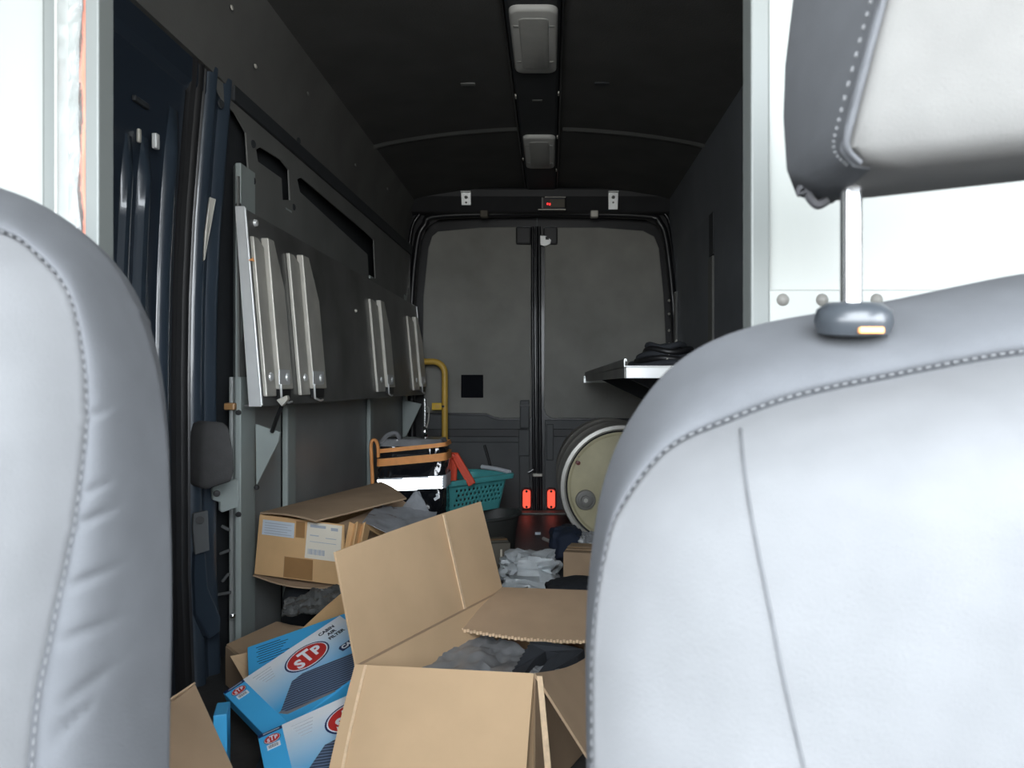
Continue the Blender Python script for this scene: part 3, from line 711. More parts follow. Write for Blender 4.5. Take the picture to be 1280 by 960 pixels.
cz = at(820,440,2.55)
ct = thing('hose_coil', 'black coiled hose heaped on the folded out aluminium shelf', 'hose', (cz.x+.04, 2.62, SHELF_TOP))
for i in range(5):
    cc = Vector((cz.x+.045+.006*(i % 2), 2.62+.012*(i % 3), SHELF_TOP+.0135+.016*i)); r = .115-.014*i
    MB().tube([cc+Vector((r*math.cos(a)*1.05, r*math.sin(a)*1.2, .006*math.sin(3*a+i))) for a in [2*math.pi*k/36 for k in range(36)]], .0105, 8, closed=True).build('hose_loop', 'rubber' if i % 2 else 'dark_cloth', ct, smooth=60)
MB().tube(catmull([at(846,425,2.6), at(838,440,2.55), at(834,449,2.5)], 5), .003, 6).build('hose_end', 'zinc', ct, smooth=60)
# ------------------------------------------------------------------ big open carton
A = Vector((-.366,1.445,.25)); B = Vector((-.124,1.98,.25)); C = Vector((.212,1.935,.25)); D = Vector((-.030,1.40,.25))
bxo = thing('cardboard_box', 'large open brown cardboard box with raised flap and plastic inside', 'box', ((A+C)/2).xy.to_3d())
def down(p, z=.006): return Vector((p.x, p.y, z))
T = .005
A0 = Vector((A.x+.13,A.y+.03,.006)); B0 = Vector((B.x+.05,B.y,.006))
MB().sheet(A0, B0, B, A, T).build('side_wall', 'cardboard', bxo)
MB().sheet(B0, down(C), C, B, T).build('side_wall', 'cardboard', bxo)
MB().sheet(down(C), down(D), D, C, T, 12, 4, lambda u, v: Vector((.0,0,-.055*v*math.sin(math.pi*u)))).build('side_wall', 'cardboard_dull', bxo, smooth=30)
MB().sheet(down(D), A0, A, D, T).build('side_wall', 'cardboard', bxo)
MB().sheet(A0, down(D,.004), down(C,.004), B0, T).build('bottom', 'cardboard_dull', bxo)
E = Vector((-.366-.0464, 1.445+.021, .459)); Fq = Vector((-.124-.060, 1.98+.027, .4727))
fl = MB().sheet(A+Vector((0,0,-.003)), B+Vector((0,0,-.003)), Fq, E, T, 10, 4, lambda u, v: Vector((-.008,.004,0))*math.sin(math.pi*u)*v).build('raised_flap', 'cardboard', bxo, smooth=30)
# score line on the raised flap and its inside wall
sa = at(537,665,1.0); 
u = .665
p0 = A.lerp(B, u); p1 = E.lerp(Fq, u)
nrm = (B-A).cross(E-A).normalized(); nrm = nrm if nrm.y < 0 else -nrm
MB().sheet(p0+nrm*.0035, p0.lerp(p0+(B-A).normalized()*.008,1)+nrm*.0035, p1+(B-A).normalized()*.008+nrm*.0055, p1+nrm*.0055, .003).build('score_line', 'cardboard_edge', fl)
MB().sheet(A+nrm*.004+Vector((0,0,-.002)), B+nrm*.004+Vector((0,0,-.002)), B+nrm*.004+Vector((0,0,.002)), A+nrm*.004+Vector((0,0,.002)), .002).build('fold_line', 'cardboard_dull', fl)
# flap folded inward from the far wall
G0 = Vector((-.222,1.772,.217)); G1 = Vector((.115,1.715,.205))
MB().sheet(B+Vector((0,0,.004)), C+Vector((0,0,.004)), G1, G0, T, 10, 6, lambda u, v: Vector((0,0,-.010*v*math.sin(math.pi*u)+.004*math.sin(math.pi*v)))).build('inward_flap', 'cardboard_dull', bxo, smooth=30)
# toothed corrugated edge of that flap
te = MB(); n = 46
for i in range(n):
    q = G0.lerp(G1, (i+.5)/n); u = (i+.5)/n; q = q+Vector((0,0,-.010*math.sin(math.pi*u)))
    te.box(q+Vector((0,-.003,-.001 if i % 2 else .001)), (.0055,.004,.006))
te.build('torn_edge', 'cardboard_edge', bxo)['kind'] = 'stuff'
# front flap hanging outward
o_ = Vector((-.13,-.99,0)).normalized()
def hang(p, s, dz): return p+o_*s+Vector((0,0,dz))
ff = MB().sheet(A+Vector((0,-.003,.003)), D+Vector((0,-.003,.003)), hang(D,.135,-.175)+Vector((.004,0,0)), hang(A,.133,-.172)+Vector((-.004,0,0)), T, 10, 6, lambda u, v: o_*.008*math.sin(math.pi*v)).build('front_flap', 'cardboard', bxo, smooth=30)
for u_ in (.055,):
    a_, b_ = (A+Vector((0,-.003,.003))).lerp(D+Vector((0,-.003,.003)), u_), hang(A,.133,-.172).lerp(hang(D,.135,-.175), u_)
    MB().sheet(a_+Vector((0,-.004,.002)), a_+Vector((.005,-.004,.002)), b_+Vector((.005,-.004,.002)), b_+Vector((0,-.004,.002)), .003, 1, 6, lambda u, v: o_*.008*math.sin(math.pi*v)).build('score_line', 'cardboard_edge', ff)
# right flap drooping outward, with the near edge of the wall beside it
Dm = D+Vector((0,0,.002)); Cm = C+Vector((0,0,.002))
q_ = Vector((.91,-.41,0))
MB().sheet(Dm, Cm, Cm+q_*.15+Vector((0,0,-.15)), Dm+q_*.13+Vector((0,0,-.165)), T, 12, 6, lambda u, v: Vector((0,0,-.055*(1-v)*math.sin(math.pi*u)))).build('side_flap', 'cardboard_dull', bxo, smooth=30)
MB().sheet(D+Vector((.006,-.004,0)), D+Vector((.016,-.006,0)), D+Vector((.040,-.035,-.24)), D+Vector((.028,-.035,-.24)), .004).build('corner_strip', 'cardboard_edge', bxo)

# contents of the big carton
t = film('plastic_liner', 'grey_film', Vector((-.315,1.48,.185)), Vector((-.05,1.44,.165)), Vector((.02,1.80,.13)), Vector((-.17,1.83,.18)), .016, 4, 2, 30, 24, .002)
tag(t, 'crumpled grey plastic film lying inside the large open cardboard box', 'plastic film')
bc = thing('foam_tray', 'black scalloped foam tray inside the large open cardboard box', 'tray', (0.0,1.60,.18))
zig = []
for i in range(15):
    u = i/14; zig.append(at(640+22*u, 838-36*u, 1.50+.10*u)+Vector((.004*(i % 2), 0, 0)))
rim = zig+[at(682,802,1.62), at(716,808,1.64), at(730,812,1.64), at(722,820,1.60), at(690,838,1.53), at(672,842,1.50), at(684,826,1.55), at(700,816,1.60), at(682,814,1.60), at(668,824,1.55), at(655,842,1.49)]
MB().prism(rim, (.004,.012,-.03)).build('tray_rim', 'dark_cloth', bc)
MB().bb((-.075,1.50,.12), (.06,1.66,.165)).build('tray_floor', 'dark_cloth', bc, bevel=.01)
blob('plastic_bag', 'grey_film', (-.02,1.53,.166), (.09,.08,.045), 5, .3)
tag(bpy.data.objects['plastic_bag'], 'small grey plastic bag bunched in the black foam tray', 'plastic bag')

# ------------------------------------------------------------------ labelled long carton by the wall
fa = Vector((-.818,2.165,0)); fb = Vector((-.560,2.085,0)); bk = Vector((.196,.600,0))
z0, z1 = .245, .412
b2 = thing('cardboard_box', 'long brown cardboard box with paper labels on its end beside the wall post', 'box', ((fa+fb)/2+bk/2)+Vector((0,0,z0)))
def V(p, z): return Vector((p.x, p.y, z))
fa2, fb2 = fa+Vector((-.015,0,0)), fb+Vector((.0,0,0))
endp = MB().sheet(V(fa2,z0), V(fb2,z0-.012), V(fb,z1-.014), V(fa,z1), T).build('end_panel', 'cardboard_warm', b2)
MB().sheet(V(fa2+Vector((.004,.006,0)),z0), V(fa2+bk,z0), V(fa+bk,z1), V(fa+Vector((0,.006,0)),z1), T).build('side_wall', 'cardboard_warm', b2)
MB().sheet(V(fb2,z0-.01), V(fb2+bk,z0), V(fb+bk,.285), V(fb+Vector((.02,.02,0)),z1-.07), T).build('side_wall', 'cardboard_warm', b2)
MB().sheet(V(fa+bk,z0), V(fb+bk,z0), V(fb+bk,.285), V(fa+bk,z1), T).build('end_panel', 'cardboard_dull', b2)
MB().sheet(V(fa2,z0+.004), V(fb2,z0-.006), V(fb2+bk,z0+.004), V(fa2+bk,z0+.004), T).build('bottom', 'cardboard_dull', b2)
# top flaps: wall side lies flat, aisle side lower
tq = [at(325,642,2.15), at(395,650,2.06), at(508,627,2.40), at(476,606,2.78)]
tz = z1+.004
tp = MB().sheet(V(fa,tz), V(tq[1],tz-.004), V(tq[2],tz+.006), V(tq[3],tz+.008), T, 8, 8, lambda u, v: Vector((0,0,.006*math.sin(math.pi*u)))).build('top_flap', 'cardboard_dull', b2, smooth=30)
MB().sheet(V(fb+Vector((.020,.05,0)),z1-.085), V(fb+bk*.6+Vector((.0,0,0)),z1-.10), V(fa.lerp(fb,.6)+bk*.6,z1-.03), V(fa.lerp(fb,.72)+Vector((.01,.05,0)),z1-.035), T).build('inner_flap', 'cardboard_dull', b2)
MB().sheet(at(452,656,2.10), at(480,672,2.22), at(484,668,2.26), at(458,651,2.16), .004).build('bent_flap', 'cardboard_warm', b2)
# bulging bottom flap
MB().sheet(V(fa2+Vector((-.004,-.004,0)),z0-.004), V(fb2+Vector((0,-.004,0)),z0-.014), V(fb2+Vector((0,.12,0)),z0-.012), V(fa2+Vector((0,.12,0)),z0-.002), .004, 14, 2, lambda u, v: Vector((0,-.006*math.sin(math.pi*u),-.016*math.sin(math.pi*min(1,u*1.02))*(1-v)))).build('bottom_flap', 'cardboard_dull', b2, smooth=30)
# corner flutes at the crushed corner
zz = [(437,652,2.085),(443,655,2.10),(447,652,2.085),(452,656,2.115),(456,653,2.10),(462,660,2.14)]
for (x0, y0, a), (x1, y1, b) in zip(zz, zz[1:]):
    p, q = at(x0, y0, a), at(x1, y1, b)
    MB().sheet(Vector((p.x-.03,p.y,z0)), Vector((q.x-.03,q.y,z0)), q, p, .003).build('crushed_corner', 'cardboard_warm', b2)
ex = (fb-fa).normalized(); nf = Vector((ex.y,-ex.x,0)); nf = nf if nf.y < 0 else -nf
def dec(parent, u0, u1, v0, v1, m, name, off=.0035, sk=0.):
    def q(u, v): return V(fa2.lerp(fb2,u),0)*(1-v)+V(fa.lerp(fb,u),0)*v+Vector((0,0,(z0+(-.012)*u)*(1-v)+(z1-.014*u)*v))+nf*off
    return MB().sheet(q(u0+sk,v0), q(u1+sk,v0), q(u1,v1), q(u0,v1), .0008).build(name, m, parent)
l1 = dec(endp, .05,.43,.68,.93, 'label_blue', 'shipping_label')
for k in range(5): dec(l1, .08, .40-.05*(k % 2), .71+.042*k, .722+.042*k, 'ink_grey', 'print_line', .0045)
l2 = dec(endp, .585,.985,.38,.98, 'label_white', 'paper_label', .0035, -.02)
for i, (u0, u1, v0, v1) in enumerate(((.62,.80,.90,.945),(.86,.94,.88,.93),(.62,.72,.76,.775),(.80,.92,.74,.75),(.62,.92,.66,.668))): dec(l2, u0, u1, v0, v1, 'ink_grey', 'print_line', .0045)
for k in range(12): dec(l2, .60+.016*k, .607+.016*k+.003*(k % 3), .45, .54, 'ink_grey', 'barcode_bar', .0045)
dec(endp, .335,.66,.02,.36, 'tape', 'packing_tape'); dec(endp, .45,.555,.70,.97, 'tape', 'packing_tape')
t = film('plastic_film', 'clear_film', at(452,654,2.13), at(535,688,2.18), at(546,640,2.45), at(470,632,2.36), .006, 3, 4, 26, 18, .002)
tag(t, 'grey transparent plastic film draped over the long labelled cardboard box', 'plastic film')
film('film_peak', 'clear_film', at(490,650,2.44), at(540,648,2.48), at(524,614,2.56), at(517,616,2.54), .005, 4, 8, 14, 14, .002, parent=t)

# dark dusty wrapped sheet under the long carton
t = film('plastic_sheet', 'dusty_sheet', at(352,772,2.00), at(430,762,1.98), at(430,728,2.10), at(358,752,2.08), .010, 7, 11, 40, 26, .004)
tag(t, 'dusty dark plastic sheet stuffed under the long labelled cardboard box', 'plastic sheet')
t = blob('wrapped_bundle', 'dark_cloth', (-.60,2.42,.0), (.40,.52,.235), 9, .06, 1.6)
tag(t, 'dark bundle on the floor carrying the long labelled cardboard box', 'bundle')

# ------------------------------------------------------------------ low carton behind the blue boxes
b3 = thing('cardboard_box', 'low brown cardboard box on the floor behind the blue filter boxes', 'box', (-.74,2.02,0))
k0, k1, k2 = at(283,808,1.98), at(346,779,2.12), at(310,828,1.86)
MB().sheet(down(k0), down(k1), k1, k0, T).build('side_wall', 'cardboard_dull', b3)
MB().sheet(down(k2), down(k0), k0, k2, T).build('side_wall', 'cardboard_dull', b3)
k3 = Vector((k1.x+(k2.x-k0.x)+.16, k1.y+(k2.y-k0.y)+.02, k1.z))
MB().sheet(down(k1), down(k3), k3, k1, T).build('side_wall', 'cardboard_dull', b3)
MB().sheet(down(k3), down(k2), k2, k3, T).build('side_wall', 'cardboard_dull', b3)
MB().sheet(k0+Vector((0,0,.003)), k1+Vector((0,0,.003)), k1.lerp(k3,.5)+Vector((0,0,-.01)), k0.lerp(k2,.8)+Vector((0.03,0,-.02)), T).build('top_flap', 'cardboard_dull', b3)
MB().sheet(at(288,821,1.85), at(318,815,1.86), at(330,850,1.80), at(306,852,1.79), T).build('front_flap', 'cardboard', b3)
t = MB().sheet(at(378,786,1.93), at(432,786,1.90), at(432,738,1.96), at(408,758,1.95), T).build('cardboard_piece', 'cardboard_warm')
tag(t, 'torn brown cardboard piece standing behind the topmost blue filter box', 'cardboard')

# ------------------------------------------------------------------ blue filter boxes
cabin_mat = None
def print_mat():
    m = bpy.data.materials.new('filter_box_print'); m.use_nodes = True; nt = m.node_tree; N = nt.nodes; L = nt.links
    b = N['Principled BSDF']; tc = N.new('ShaderNodeTexCoord'); sx = N.new('ShaderNodeSeparateXYZ'); L.new(tc.outputs['Object'], sx.inputs[0])
    r = N.new('ShaderNodeValToRGB'); mp = N.new('ShaderNodeMapRange')
    mp.inputs['From Min'].default_value = 0; mp.inputs['From Max'].default_value = -.155
    L.new(sx.outputs['Y'], mp.inputs['Value']); L.new(mp.outputs[0], r.inputs[0])
    r.color_ramp.elements[0].color = (.80,.83,.86,1); r.color_ramp.elements[0].position = .12
    r.color_ramp.elements[1].color = (.06,.40,.74,1); r.color_ramp.elements[1].position = .95
    e = r.color_ramp.elements.new(.5); e.color = (.45,.66,.83,1)
    L.new(r.outputs[0], b.inputs['Base Color']); b.inputs['Roughness'].default_value = .4
    MATS['filter_print'] = m
    m = bpy.data.materials.new('pleats'); m.use_nodes = True; nt = m.node_tree; N = nt.nodes; L = nt.links
    b = N['Principled BSDF']; tc = N.new('ShaderNodeTexCoord'); wv = N.new('ShaderNodeTexWave'); wv.bands_direction = 'Y'
    wv.inputs['Scale'].default_value = 48; wv.inputs['Distortion'].default_value = .6
    mpp = N.new('ShaderNodeMapping'); mpp.inputs['Rotation'].default_value = (0,0,.42)
    L.new(tc.outputs['Object'], mpp.inputs[0]); L.new(mpp.outputs[0], wv.inputs['Vector'])
    r = N.new('ShaderNodeValToRGB'); r.color_ramp.elements[0].color = (.012,.02,.05,1); r.color_ramp.elements[1].color = (.16,.22,.32,1)
    L.new(wv.outputs[0], r.inputs[0]); L.new(r.outputs[0], b.inputs['Base Color']); b.inputs['Roughness'].default_value = .5
    MATS['pleats'] = m
print_mat()
def text_mesh(body, size, bold=0., shear=0.):
    cu = bpy.data.curves.new('lettering', 'FONT'); cu.body = body; cu.size = size; cu.offset = bold; cu.shear = shear
    cu.align_x = 'CENTER'; cu.align_y = 'CENTER'; cu.extrude = .0002; cu.resolution_u = 3
    o = bpy.data.objects.new('tmp', cu); COL.objects.link(o); bpy.context.view_layer.update()
    dg = bpy.context.evaluated_depsgraph_get(); me = bpy.data.meshes.new_from_object(o.evaluated_get(dg))
    bpy.data.objects.remove(o); bpy.data.curves.remove(cu); return me
TXT = {}
def put_text(parent, body, x, y, z, size, m, bold=0., rot=0., sx=1.):
    key = (body, size, bold)
    if key not in TXT:
        TXT[key] = text_mesh(body, size, bold)
    me = TXT[key].copy(); me.materials.clear(); me.materials.append(MATS[m])
    o = bpy.data.objects.new('lettering', me); COL.objects.link(o); o.parent = parent
    o.location = (x, y, z); o.rotation_euler = (0,0,rot); o.scale = (sx,1,1); return o
def filter_box(label, TL, u, v, W, H, TH, plain=False):
    """TL corner of the printed face, u along the long edge, v down the short edge"""
    u = u.normalized(); v = (v-u*v.dot(u)).normalized(); n = u.cross(-v).normalized()
    M = Matrix((( u.x,-v.x,n.x,TL.x),(u.y,-v.y,n.y,TL.y),(u.z,-v.z,n.z,TL.z),(0,0,0,1)))
    t = bpy.data.objects.new('filter_box', None); COL.objects.link(t); t.matrix_world = M; t.empty_display_size = .03
    tag(t, label, 'box', 'blue cabin filter boxes'); bpy.context.view_layer.update()
    def part(mb, name, m, par=t, bevel=0):
        o = mb.build(name, m, None, bevel=bevel); o.parent = par; return o
    part(MB().bb((0,-H,-TH), (W,0,0)), 'carton', 'print_blue', bevel=.0015)
    if plain:
        for k in range(8):
            part(MB().bb((.02+.004*(k % 2),-.014-.0085*k,0), (.075+.006*((k*3) % 4),-.0158-.0085*k,.0006)), 'print_line', 'ink_navy')
        return t
    c0 = .045
    part(MB().bb((c0,-H+.002,0), (W,-.0,.0006)), 'printed_face', 'filter_print')
    part(MB().bb((.0005,-.008,0), (c0,-.0005,.0008)), 'navy_band', 'ink_navy')
    part(MB().bb((.010,-.0055,.0008), (.040,-.003,.0012)), 'print_line', 'ink_grey')
    def oval(cx, cy, rx, ry, z, m, nm, par=t):
        return part(MB().prism([Vector((cx+rx*math.cos(2*math.pi*i/40), cy+ry*math.sin(2*math.pi*i/40), z)) for i in range(40)], (0,0,.0004)), nm, m, par)
    def logo(cx, cy, s):
        oval(cx, cy, .060*s, .0435*s, .0007, 'ink_navy', 'logo_border'); oval(cx, cy, .0555*s, .0395*s, .0011, 'print_white', 'logo_ring'); oval(cx, cy, .0525*s, .0368*s, .0015, 'print_red', 'logo_oval')
        for ch, dx, dy, sz, k in (('S',-.027,-.011,.046,.95),('T',-.001,.0,.066,.78),('P',.027,-.001,.046,.95)):
            put_text(t, ch, cx+dx*s, cy+dy*s, .0022, sz*s, 'print_white', .0018*s, 0, k)
    logo(.168, -.058, .86); logo(.024, -.024, .26)
    part(MB().bb((.012,-.048,0), (.036,-.036,.0008)), 'barcode_patch', 'print_white')
    for k in range(9): part(MB().bb((.015+.002*k,-.046,.0008), (.0160+.002*k+.0004*(k % 2),-.038,.0011)), 'barcode_bar', 'ink')
    for k in range(5):
        part(MB().bb((.060+.003*k,-.0158-.0085*k,.0006), (.102-.002*k,-.0168-.0085*k,.0011)), 'print_line', 'ink_grey')
    for k, wd in enumerate(('CABIN','AIR','FILTER')): put_text(t, wd, .240+.004*k, -.020-.0155*k, .0013, .0135, 'ink_black', .0005)
    part(MB().prism([Vector(q) for q in ((.226,-.112,.0007),(W,-.112,.0007),(W,-.093,.0007),(.229,-.093,.0007),(.224,-.098,.0007))], (0,0,.0005)), 'navy_patch', 'ink_navy')
    put_text(t, 'CAF', .245, -.1025, .0016, .0165, 'print_white', .0008)
    ple = [(.050,-.156),(.108,-.098),(.135,-.096),(.205,-.124),(.246,-.140),(.225,-H+.004),(.150,-H+.004),(.058,-.170)]
    part(MB().prism([Vector((x, max(y, -H+.003), .0007)) for x, y in ple], (0,0,.0005)), 'pleated_filter_picture', 'pleats')
    if H > .17: part(MB().prism([Vector((x, y, .0009)) for x, y in ((.046,-.156),(.052,-.154),(.061,-.168),(.150,-H+.008),(.150,-H+.002),(.056,-.174))], (0,0,.0006)), 'filter_picture_frame', 'ink', t)
    return t
def ray_plane(px, py, p, n):
    d = at(px, py, 1.0)-Vector((0,0,ZC)); o = Vector((0,0,ZC)); return o+d*((p-o).dot(n)/d.dot(n))
TL1 = at(279,866,1.62); TR1 = at(423,771,1.80); BL1 = at(366,958,1.42)
u1 = (TR1-TL1).normalized(); v1 = BL1-TL1; v1 = (v1-u1*v1.dot(u1)).normalized(); n1 = u1.cross(-v1).normalized()
W1 = (TR1-TL1).length+.004
filter_box('blue and white cabin filter box with its whole oval logo in view', TL1, u1, v1, W1, .205, .034)
TL2 = ray_plane(322,920,TL1+n1*.036,n1); TR2 = ray_plane(440,867,TL1+n1*.036,n1)
filter_box('blue and white cabin filter box lying on top, its oval logo half hidden', TL2, TR2-TL2, v1, .262, .165, .034)
TL3 = ray_plane(309,809,TL1-n1*.040,n1); TR3 = ray_plane(430,767,TL1-n1*.040,n1)
filter_box('plain blue filter box with lines of small print beneath the others', TL3, TR3-TL3, v1, W1, .205, .034, plain=True)

# flattened carton leaning behind the left seat, and the blue box behind it
lt, lr, ll_ = at(243,857,1.34), at(312,1010,1.24), at(195,893,1.24)
lo = Vector((lr.x-.22, lr.y-.06, .004)); lr2 = Vector((lr.x, lr.y, max(.10, lr.z)))
fc = thing('cardboard_box', 'brown cardboard box leaning behind the wrinkled grey seat', 'box', (-.66,1.28,0))
far = Vector((-.11,.045,0)).normalized()
dl = (ll_-lt); dr = (lr-lt)
nn = dl.cross(dr).normalized(); nn = nn if nn.y < 0 else -nn
p3 = lt+dl*1.6+dr
MB().sheet(lt, lt+dl*1.6, p3, lr, T).build('front_panel', 'cardboard_dull', fc)
MB().sheet(lt-nn*.006, lt+dl*1.6-nn*.030, p3-nn*.035, lr-nn*.012, T).build('back_panel', 'cardboard_dull', fc)
MB().sheet(lt+nn*.002+Vector((0,.0,.004)), lt+dl*1.6+nn*.002+Vector((0,0,.012)), lt+dl*1.6-nn*.034, lt-nn*.010, .003).build('folded_edge', 'cardboard_edge', fc)
t = MB().box(Vector((-.618,1.445,.085)), (.024,.06,.17), Matrix.Rotation(.3, 3, 'Z')).build('blue_carton', 'print_blue', bevel=.002)
tag(t, 'small blue carton poking out behind the leaning cardboard box', 'box')

t = blob('cloth_bundle', 'dark_cloth', (-.46,1.57,0), (.24,.28,.055), 3, .08, 1.6)
tag(t, 'dark cloth lying flat on the floor under the blue filter boxes', 'cloth')
# ------------------------------------------------------------------ black bag with orange straps and reflective band
bagc = Vector((-.582,3.30,0))
bag = thing('plastic_bag', 'shiny black plastic bag with orange straps and a white reflective band', 'bag', bagc)
def bag_ring(z, k, seed=0., wob=.008, ex=0.):
    pts = []
    for a, b in rrect((.285+ex)*k, (.20+ex)*k, .05*k, 8):
        q = Vector((a*9, b*9, z*14+seed)); pts.append(bagc+Vector((a, b, z))+Vector((a, b, 0)).normalized()*wob*(noise.noise(q)+.5*noise.noise(q*2.7)))
    # insert extra samples along the straight runs
    out = []
    for i, p in enumerate(pts):
        r = pts[(i+1) % len(pts)]; L = (r-p).length; m = max(1, int(L/.012))
        for j in range(m):
            s = p.lerp(r, j/m); q = Vector((s.x*16, s.y*16, z*16+seed))
            d = Vector((s.x-bagc.x, s.y-bagc.y, 0)).normalized(); out.append(s+d*wob*.9*(noise.noise(q)-.6*abs(noise.noise(q*2.1))))
    return out
def bag_rings(zs, ex=0., wob=.013):
    n0 = None; R = []
    for z in zs:
        k = 1.0 if z < .5 else 1-.25*((z-.5)/.06)**2
        if z < .03: k = .94+.06*z/.03
        ring = []
        for i in range(120):
            a = 2*math.pi*i/120; ca, sa = math.cos(a), math.sin(a); e = .32
            x = math.copysign(abs(ca)**e, ca)*(.1425*k+ex); y = math.copysign(abs(sa)**e, sa)*(.10*k+ex)
            q = Vector((x*22, y*22, z*20)); w_ = wob*(noise.noise(q)-.7*abs(noise.noise(q*1.9)))
            d = Vector((x, y, 0)).normalized(); ring.append(bagc+Vector((x, y, z))+d*w_)
        R.append(ring)
    return R
MB().loft(bag_rings([0,.015]+[.03+.0105*i for i in range(46)]+[.52,.53,.538])).build('bag_body', 'black_plastic', bag, smooth=60)
MB().loft(bag_rings([.520,.53,.540,.548], .004, .014)).build('bag_top_glare', 'bag_grey', bag, smooth=60)  # grey top painted in for silver glare on the dark bag
def band(z0, z1, m, name, ex, tilt=0., wob=.002):
    R = bag_rings([z0, (z0+z1)/2, z1], ex, wob); Ri = bag_rings([z1, (z0+z1)/2, z0], ex-.004, wob)
    for ring in R+Ri:
        for p in ring: p.z += (p.x-bagc.x)*tilt
    return MB().loft(R+Ri+[R[0]], caps=False).build(name, m, bag, smooth=60)
band(.338,.392, 'white_plastic', 'reflective_band', .004, .05, .001)
def corner_cubes(o, ax, up, w_, h_, a, tilt):
    ax = ax.normalized(); X = up.cross(ax).normalized(); Z = ax.cross(X)
    # rotate the cube lattice so that (1,1,1) points along ax
    e1 = Vector((1,-1,0)).normalized(); e3 = Vector((1,1,1)).normalized(); e2 = e3.cross(e1)
    def tr(i, j, k):
        v = Vector((i, j, k))*a; return o+X*v.dot(e1)+Z*v.dot(e2)+ax*v.dot(e3)
    m = MB(); n = int(max(w_, h_)/a)+4
    for i in range(-n, n+1):
        for j in range(-n, n+1):
            k = -i-j; v = Vector((i, j, k))*a; u, q = v.dot(e1), v.dot(e2)
            if abs(u) > w_/2-a*.7 or abs(q-u*tilt) > h_/2-a*.75: continue
            m.add([tr(i,j,k), tr(i,j+1,k), tr(i,j+1,k+1), tr(i,j,k+1)], [(0,1,2,3)])
            m.add([tr(i,j,k), tr(i,j,k+1), tr(i+1,j,k+1), tr(i+1,j,k)], [(0,1,2,3)])
            m.add([tr(i,j,k), tr(i+1,j,k), tr(i+1,j+1,k), tr(i,j+1,k)], [(0,1,2,3)])
    return m
corner_cubes(bagc+Vector((0,-.119,.365)), Vector((.12,-1,.10)), Vector((0,0,1)), .272, .054, .0045, .05).build('reflective_sheeting', 'reflective', bag, recalc=False)
band(.448,.480, 'strap_orange', 'strap', .008, .09); band(.505,.522, 'strap_orange', 'strap', .008, .10)
p = bagc+Vector((-.148,-.098,0))
MB().tube(catmull([p+Vector((.015,-.01,.475)), p+Vector((.012,-.014,.53)), p+Vector((-.002,-.014,.548)), p+Vector((-.014,-.014,.53)), p+Vector((-.012,-.014,.46)), p+Vector((-.006,-.012,.30))], 6), .0075, 6).build('strap_loop', 'strap_orange', bag, smooth=60)
MB().tube(catmull([p+Vector((.02,.02,.535)), p+Vector((.05,.0,.565)), p+Vector((.085,.0,.575)), p+Vector((.10,.01,.55))], 6), .010, 6).build('bag_tie', 'bag_grey', bag, smooth=60)
MB().box(bagc+Vector((.108,-.105,.305)), (.022,.004,.012), Matrix.Rotation(-.6, 3, 'Y')).build('white_print', 'print_white', bag)
MB().box(bagc+Vector((.112,-.105,.32)), (.014,.004,.010), Matrix.Rotation(-.6, 3, 'Y')).build('white_print', 'print_white', bag)

# ------------------------------------------------------------------ yellow grab rail in the rear corner
hx1, hy = (556-VX)/F*4.55, 4.55
zt = ZC+(480-452)/F*hy; hx0 = -.828
ht = thing('grab_rail', 'yellow bent tube grab rail beside the rear door with the black patch', 'grab rail', (hx1, hy, 0))
pp = [Vector((hx0,hy,zt))]+[Vector((hx1-.07+.07*math.sin(a), hy, zt-.07+.07*math.cos(a))) for a in [math.pi/2*i/6 for i in range(7)]]+[Vector((hx1,hy,.10)), Vector((hx1,hy,.012))]
MB().tube(pp, .0185, 12).build('rail_tube', 'yellow', ht, smooth=60)
MB().lathe([(.0001,0),(.045,0),(.045,.012),(.0001,.012)], (hx1,hy,0), (0,0,1), 20).build('floor_flange', 'yellow', ht, bevel=.002)
MB().lathe([(.0001,0),(.04,0),(.04,.010),(.0001,.010)], (hx0-.004,hy,zt), (1,0,0), 20).build('wall_flange', 'yellow', ht, bevel=.002)
ptag = at(546,508,hy-.024)
MB().box(ptag, (.058,.012,.042)).build('yellow_tag', 'yellow_tag', ht, bevel=.003)
MB().box(ptag+Vector((.004,-.007,0)), (.026,.003,.024)).build('tag_print', 'yellow', ht)
MB().bb(Vector((ptag.x+.02,hy-.024,ptag.z-.006)), Vector((hx1,hy+.0,ptag.z+.006))).build('tag_clip', 'rubber', ht)
# chrome bar beside it
cb = thing('chrome_bar', 'polished chrome bar with a rounded knob standing behind the black bag', 'bar', ((531-VX)/F*4.15, 4.15, 0))
x = (531-VX)/F*4.15
MB().tube([Vector((x,4.15,0)), Vector((x,4.15,.70))], .009, 12).build('shaft', 'chrome', cb, smooth=60)
MB().lathe([(.009,-.03),(.017,-.02),(.021,0),(.017,.02),(.009,.03)], (x,4.15,.52), (0,0,1), 20).build('knob', 'chrome', cb, smooth=60)
MB().tube(catmull([Vector((x+.0,4.15,.655)), Vector((x+.022,4.14,.65)), Vector((x+.022,4.14,.59)), Vector((x+.01,4.15,.545))], 5), .004, 6).build('wire_clip', 'zinc', cb, smooth=60)

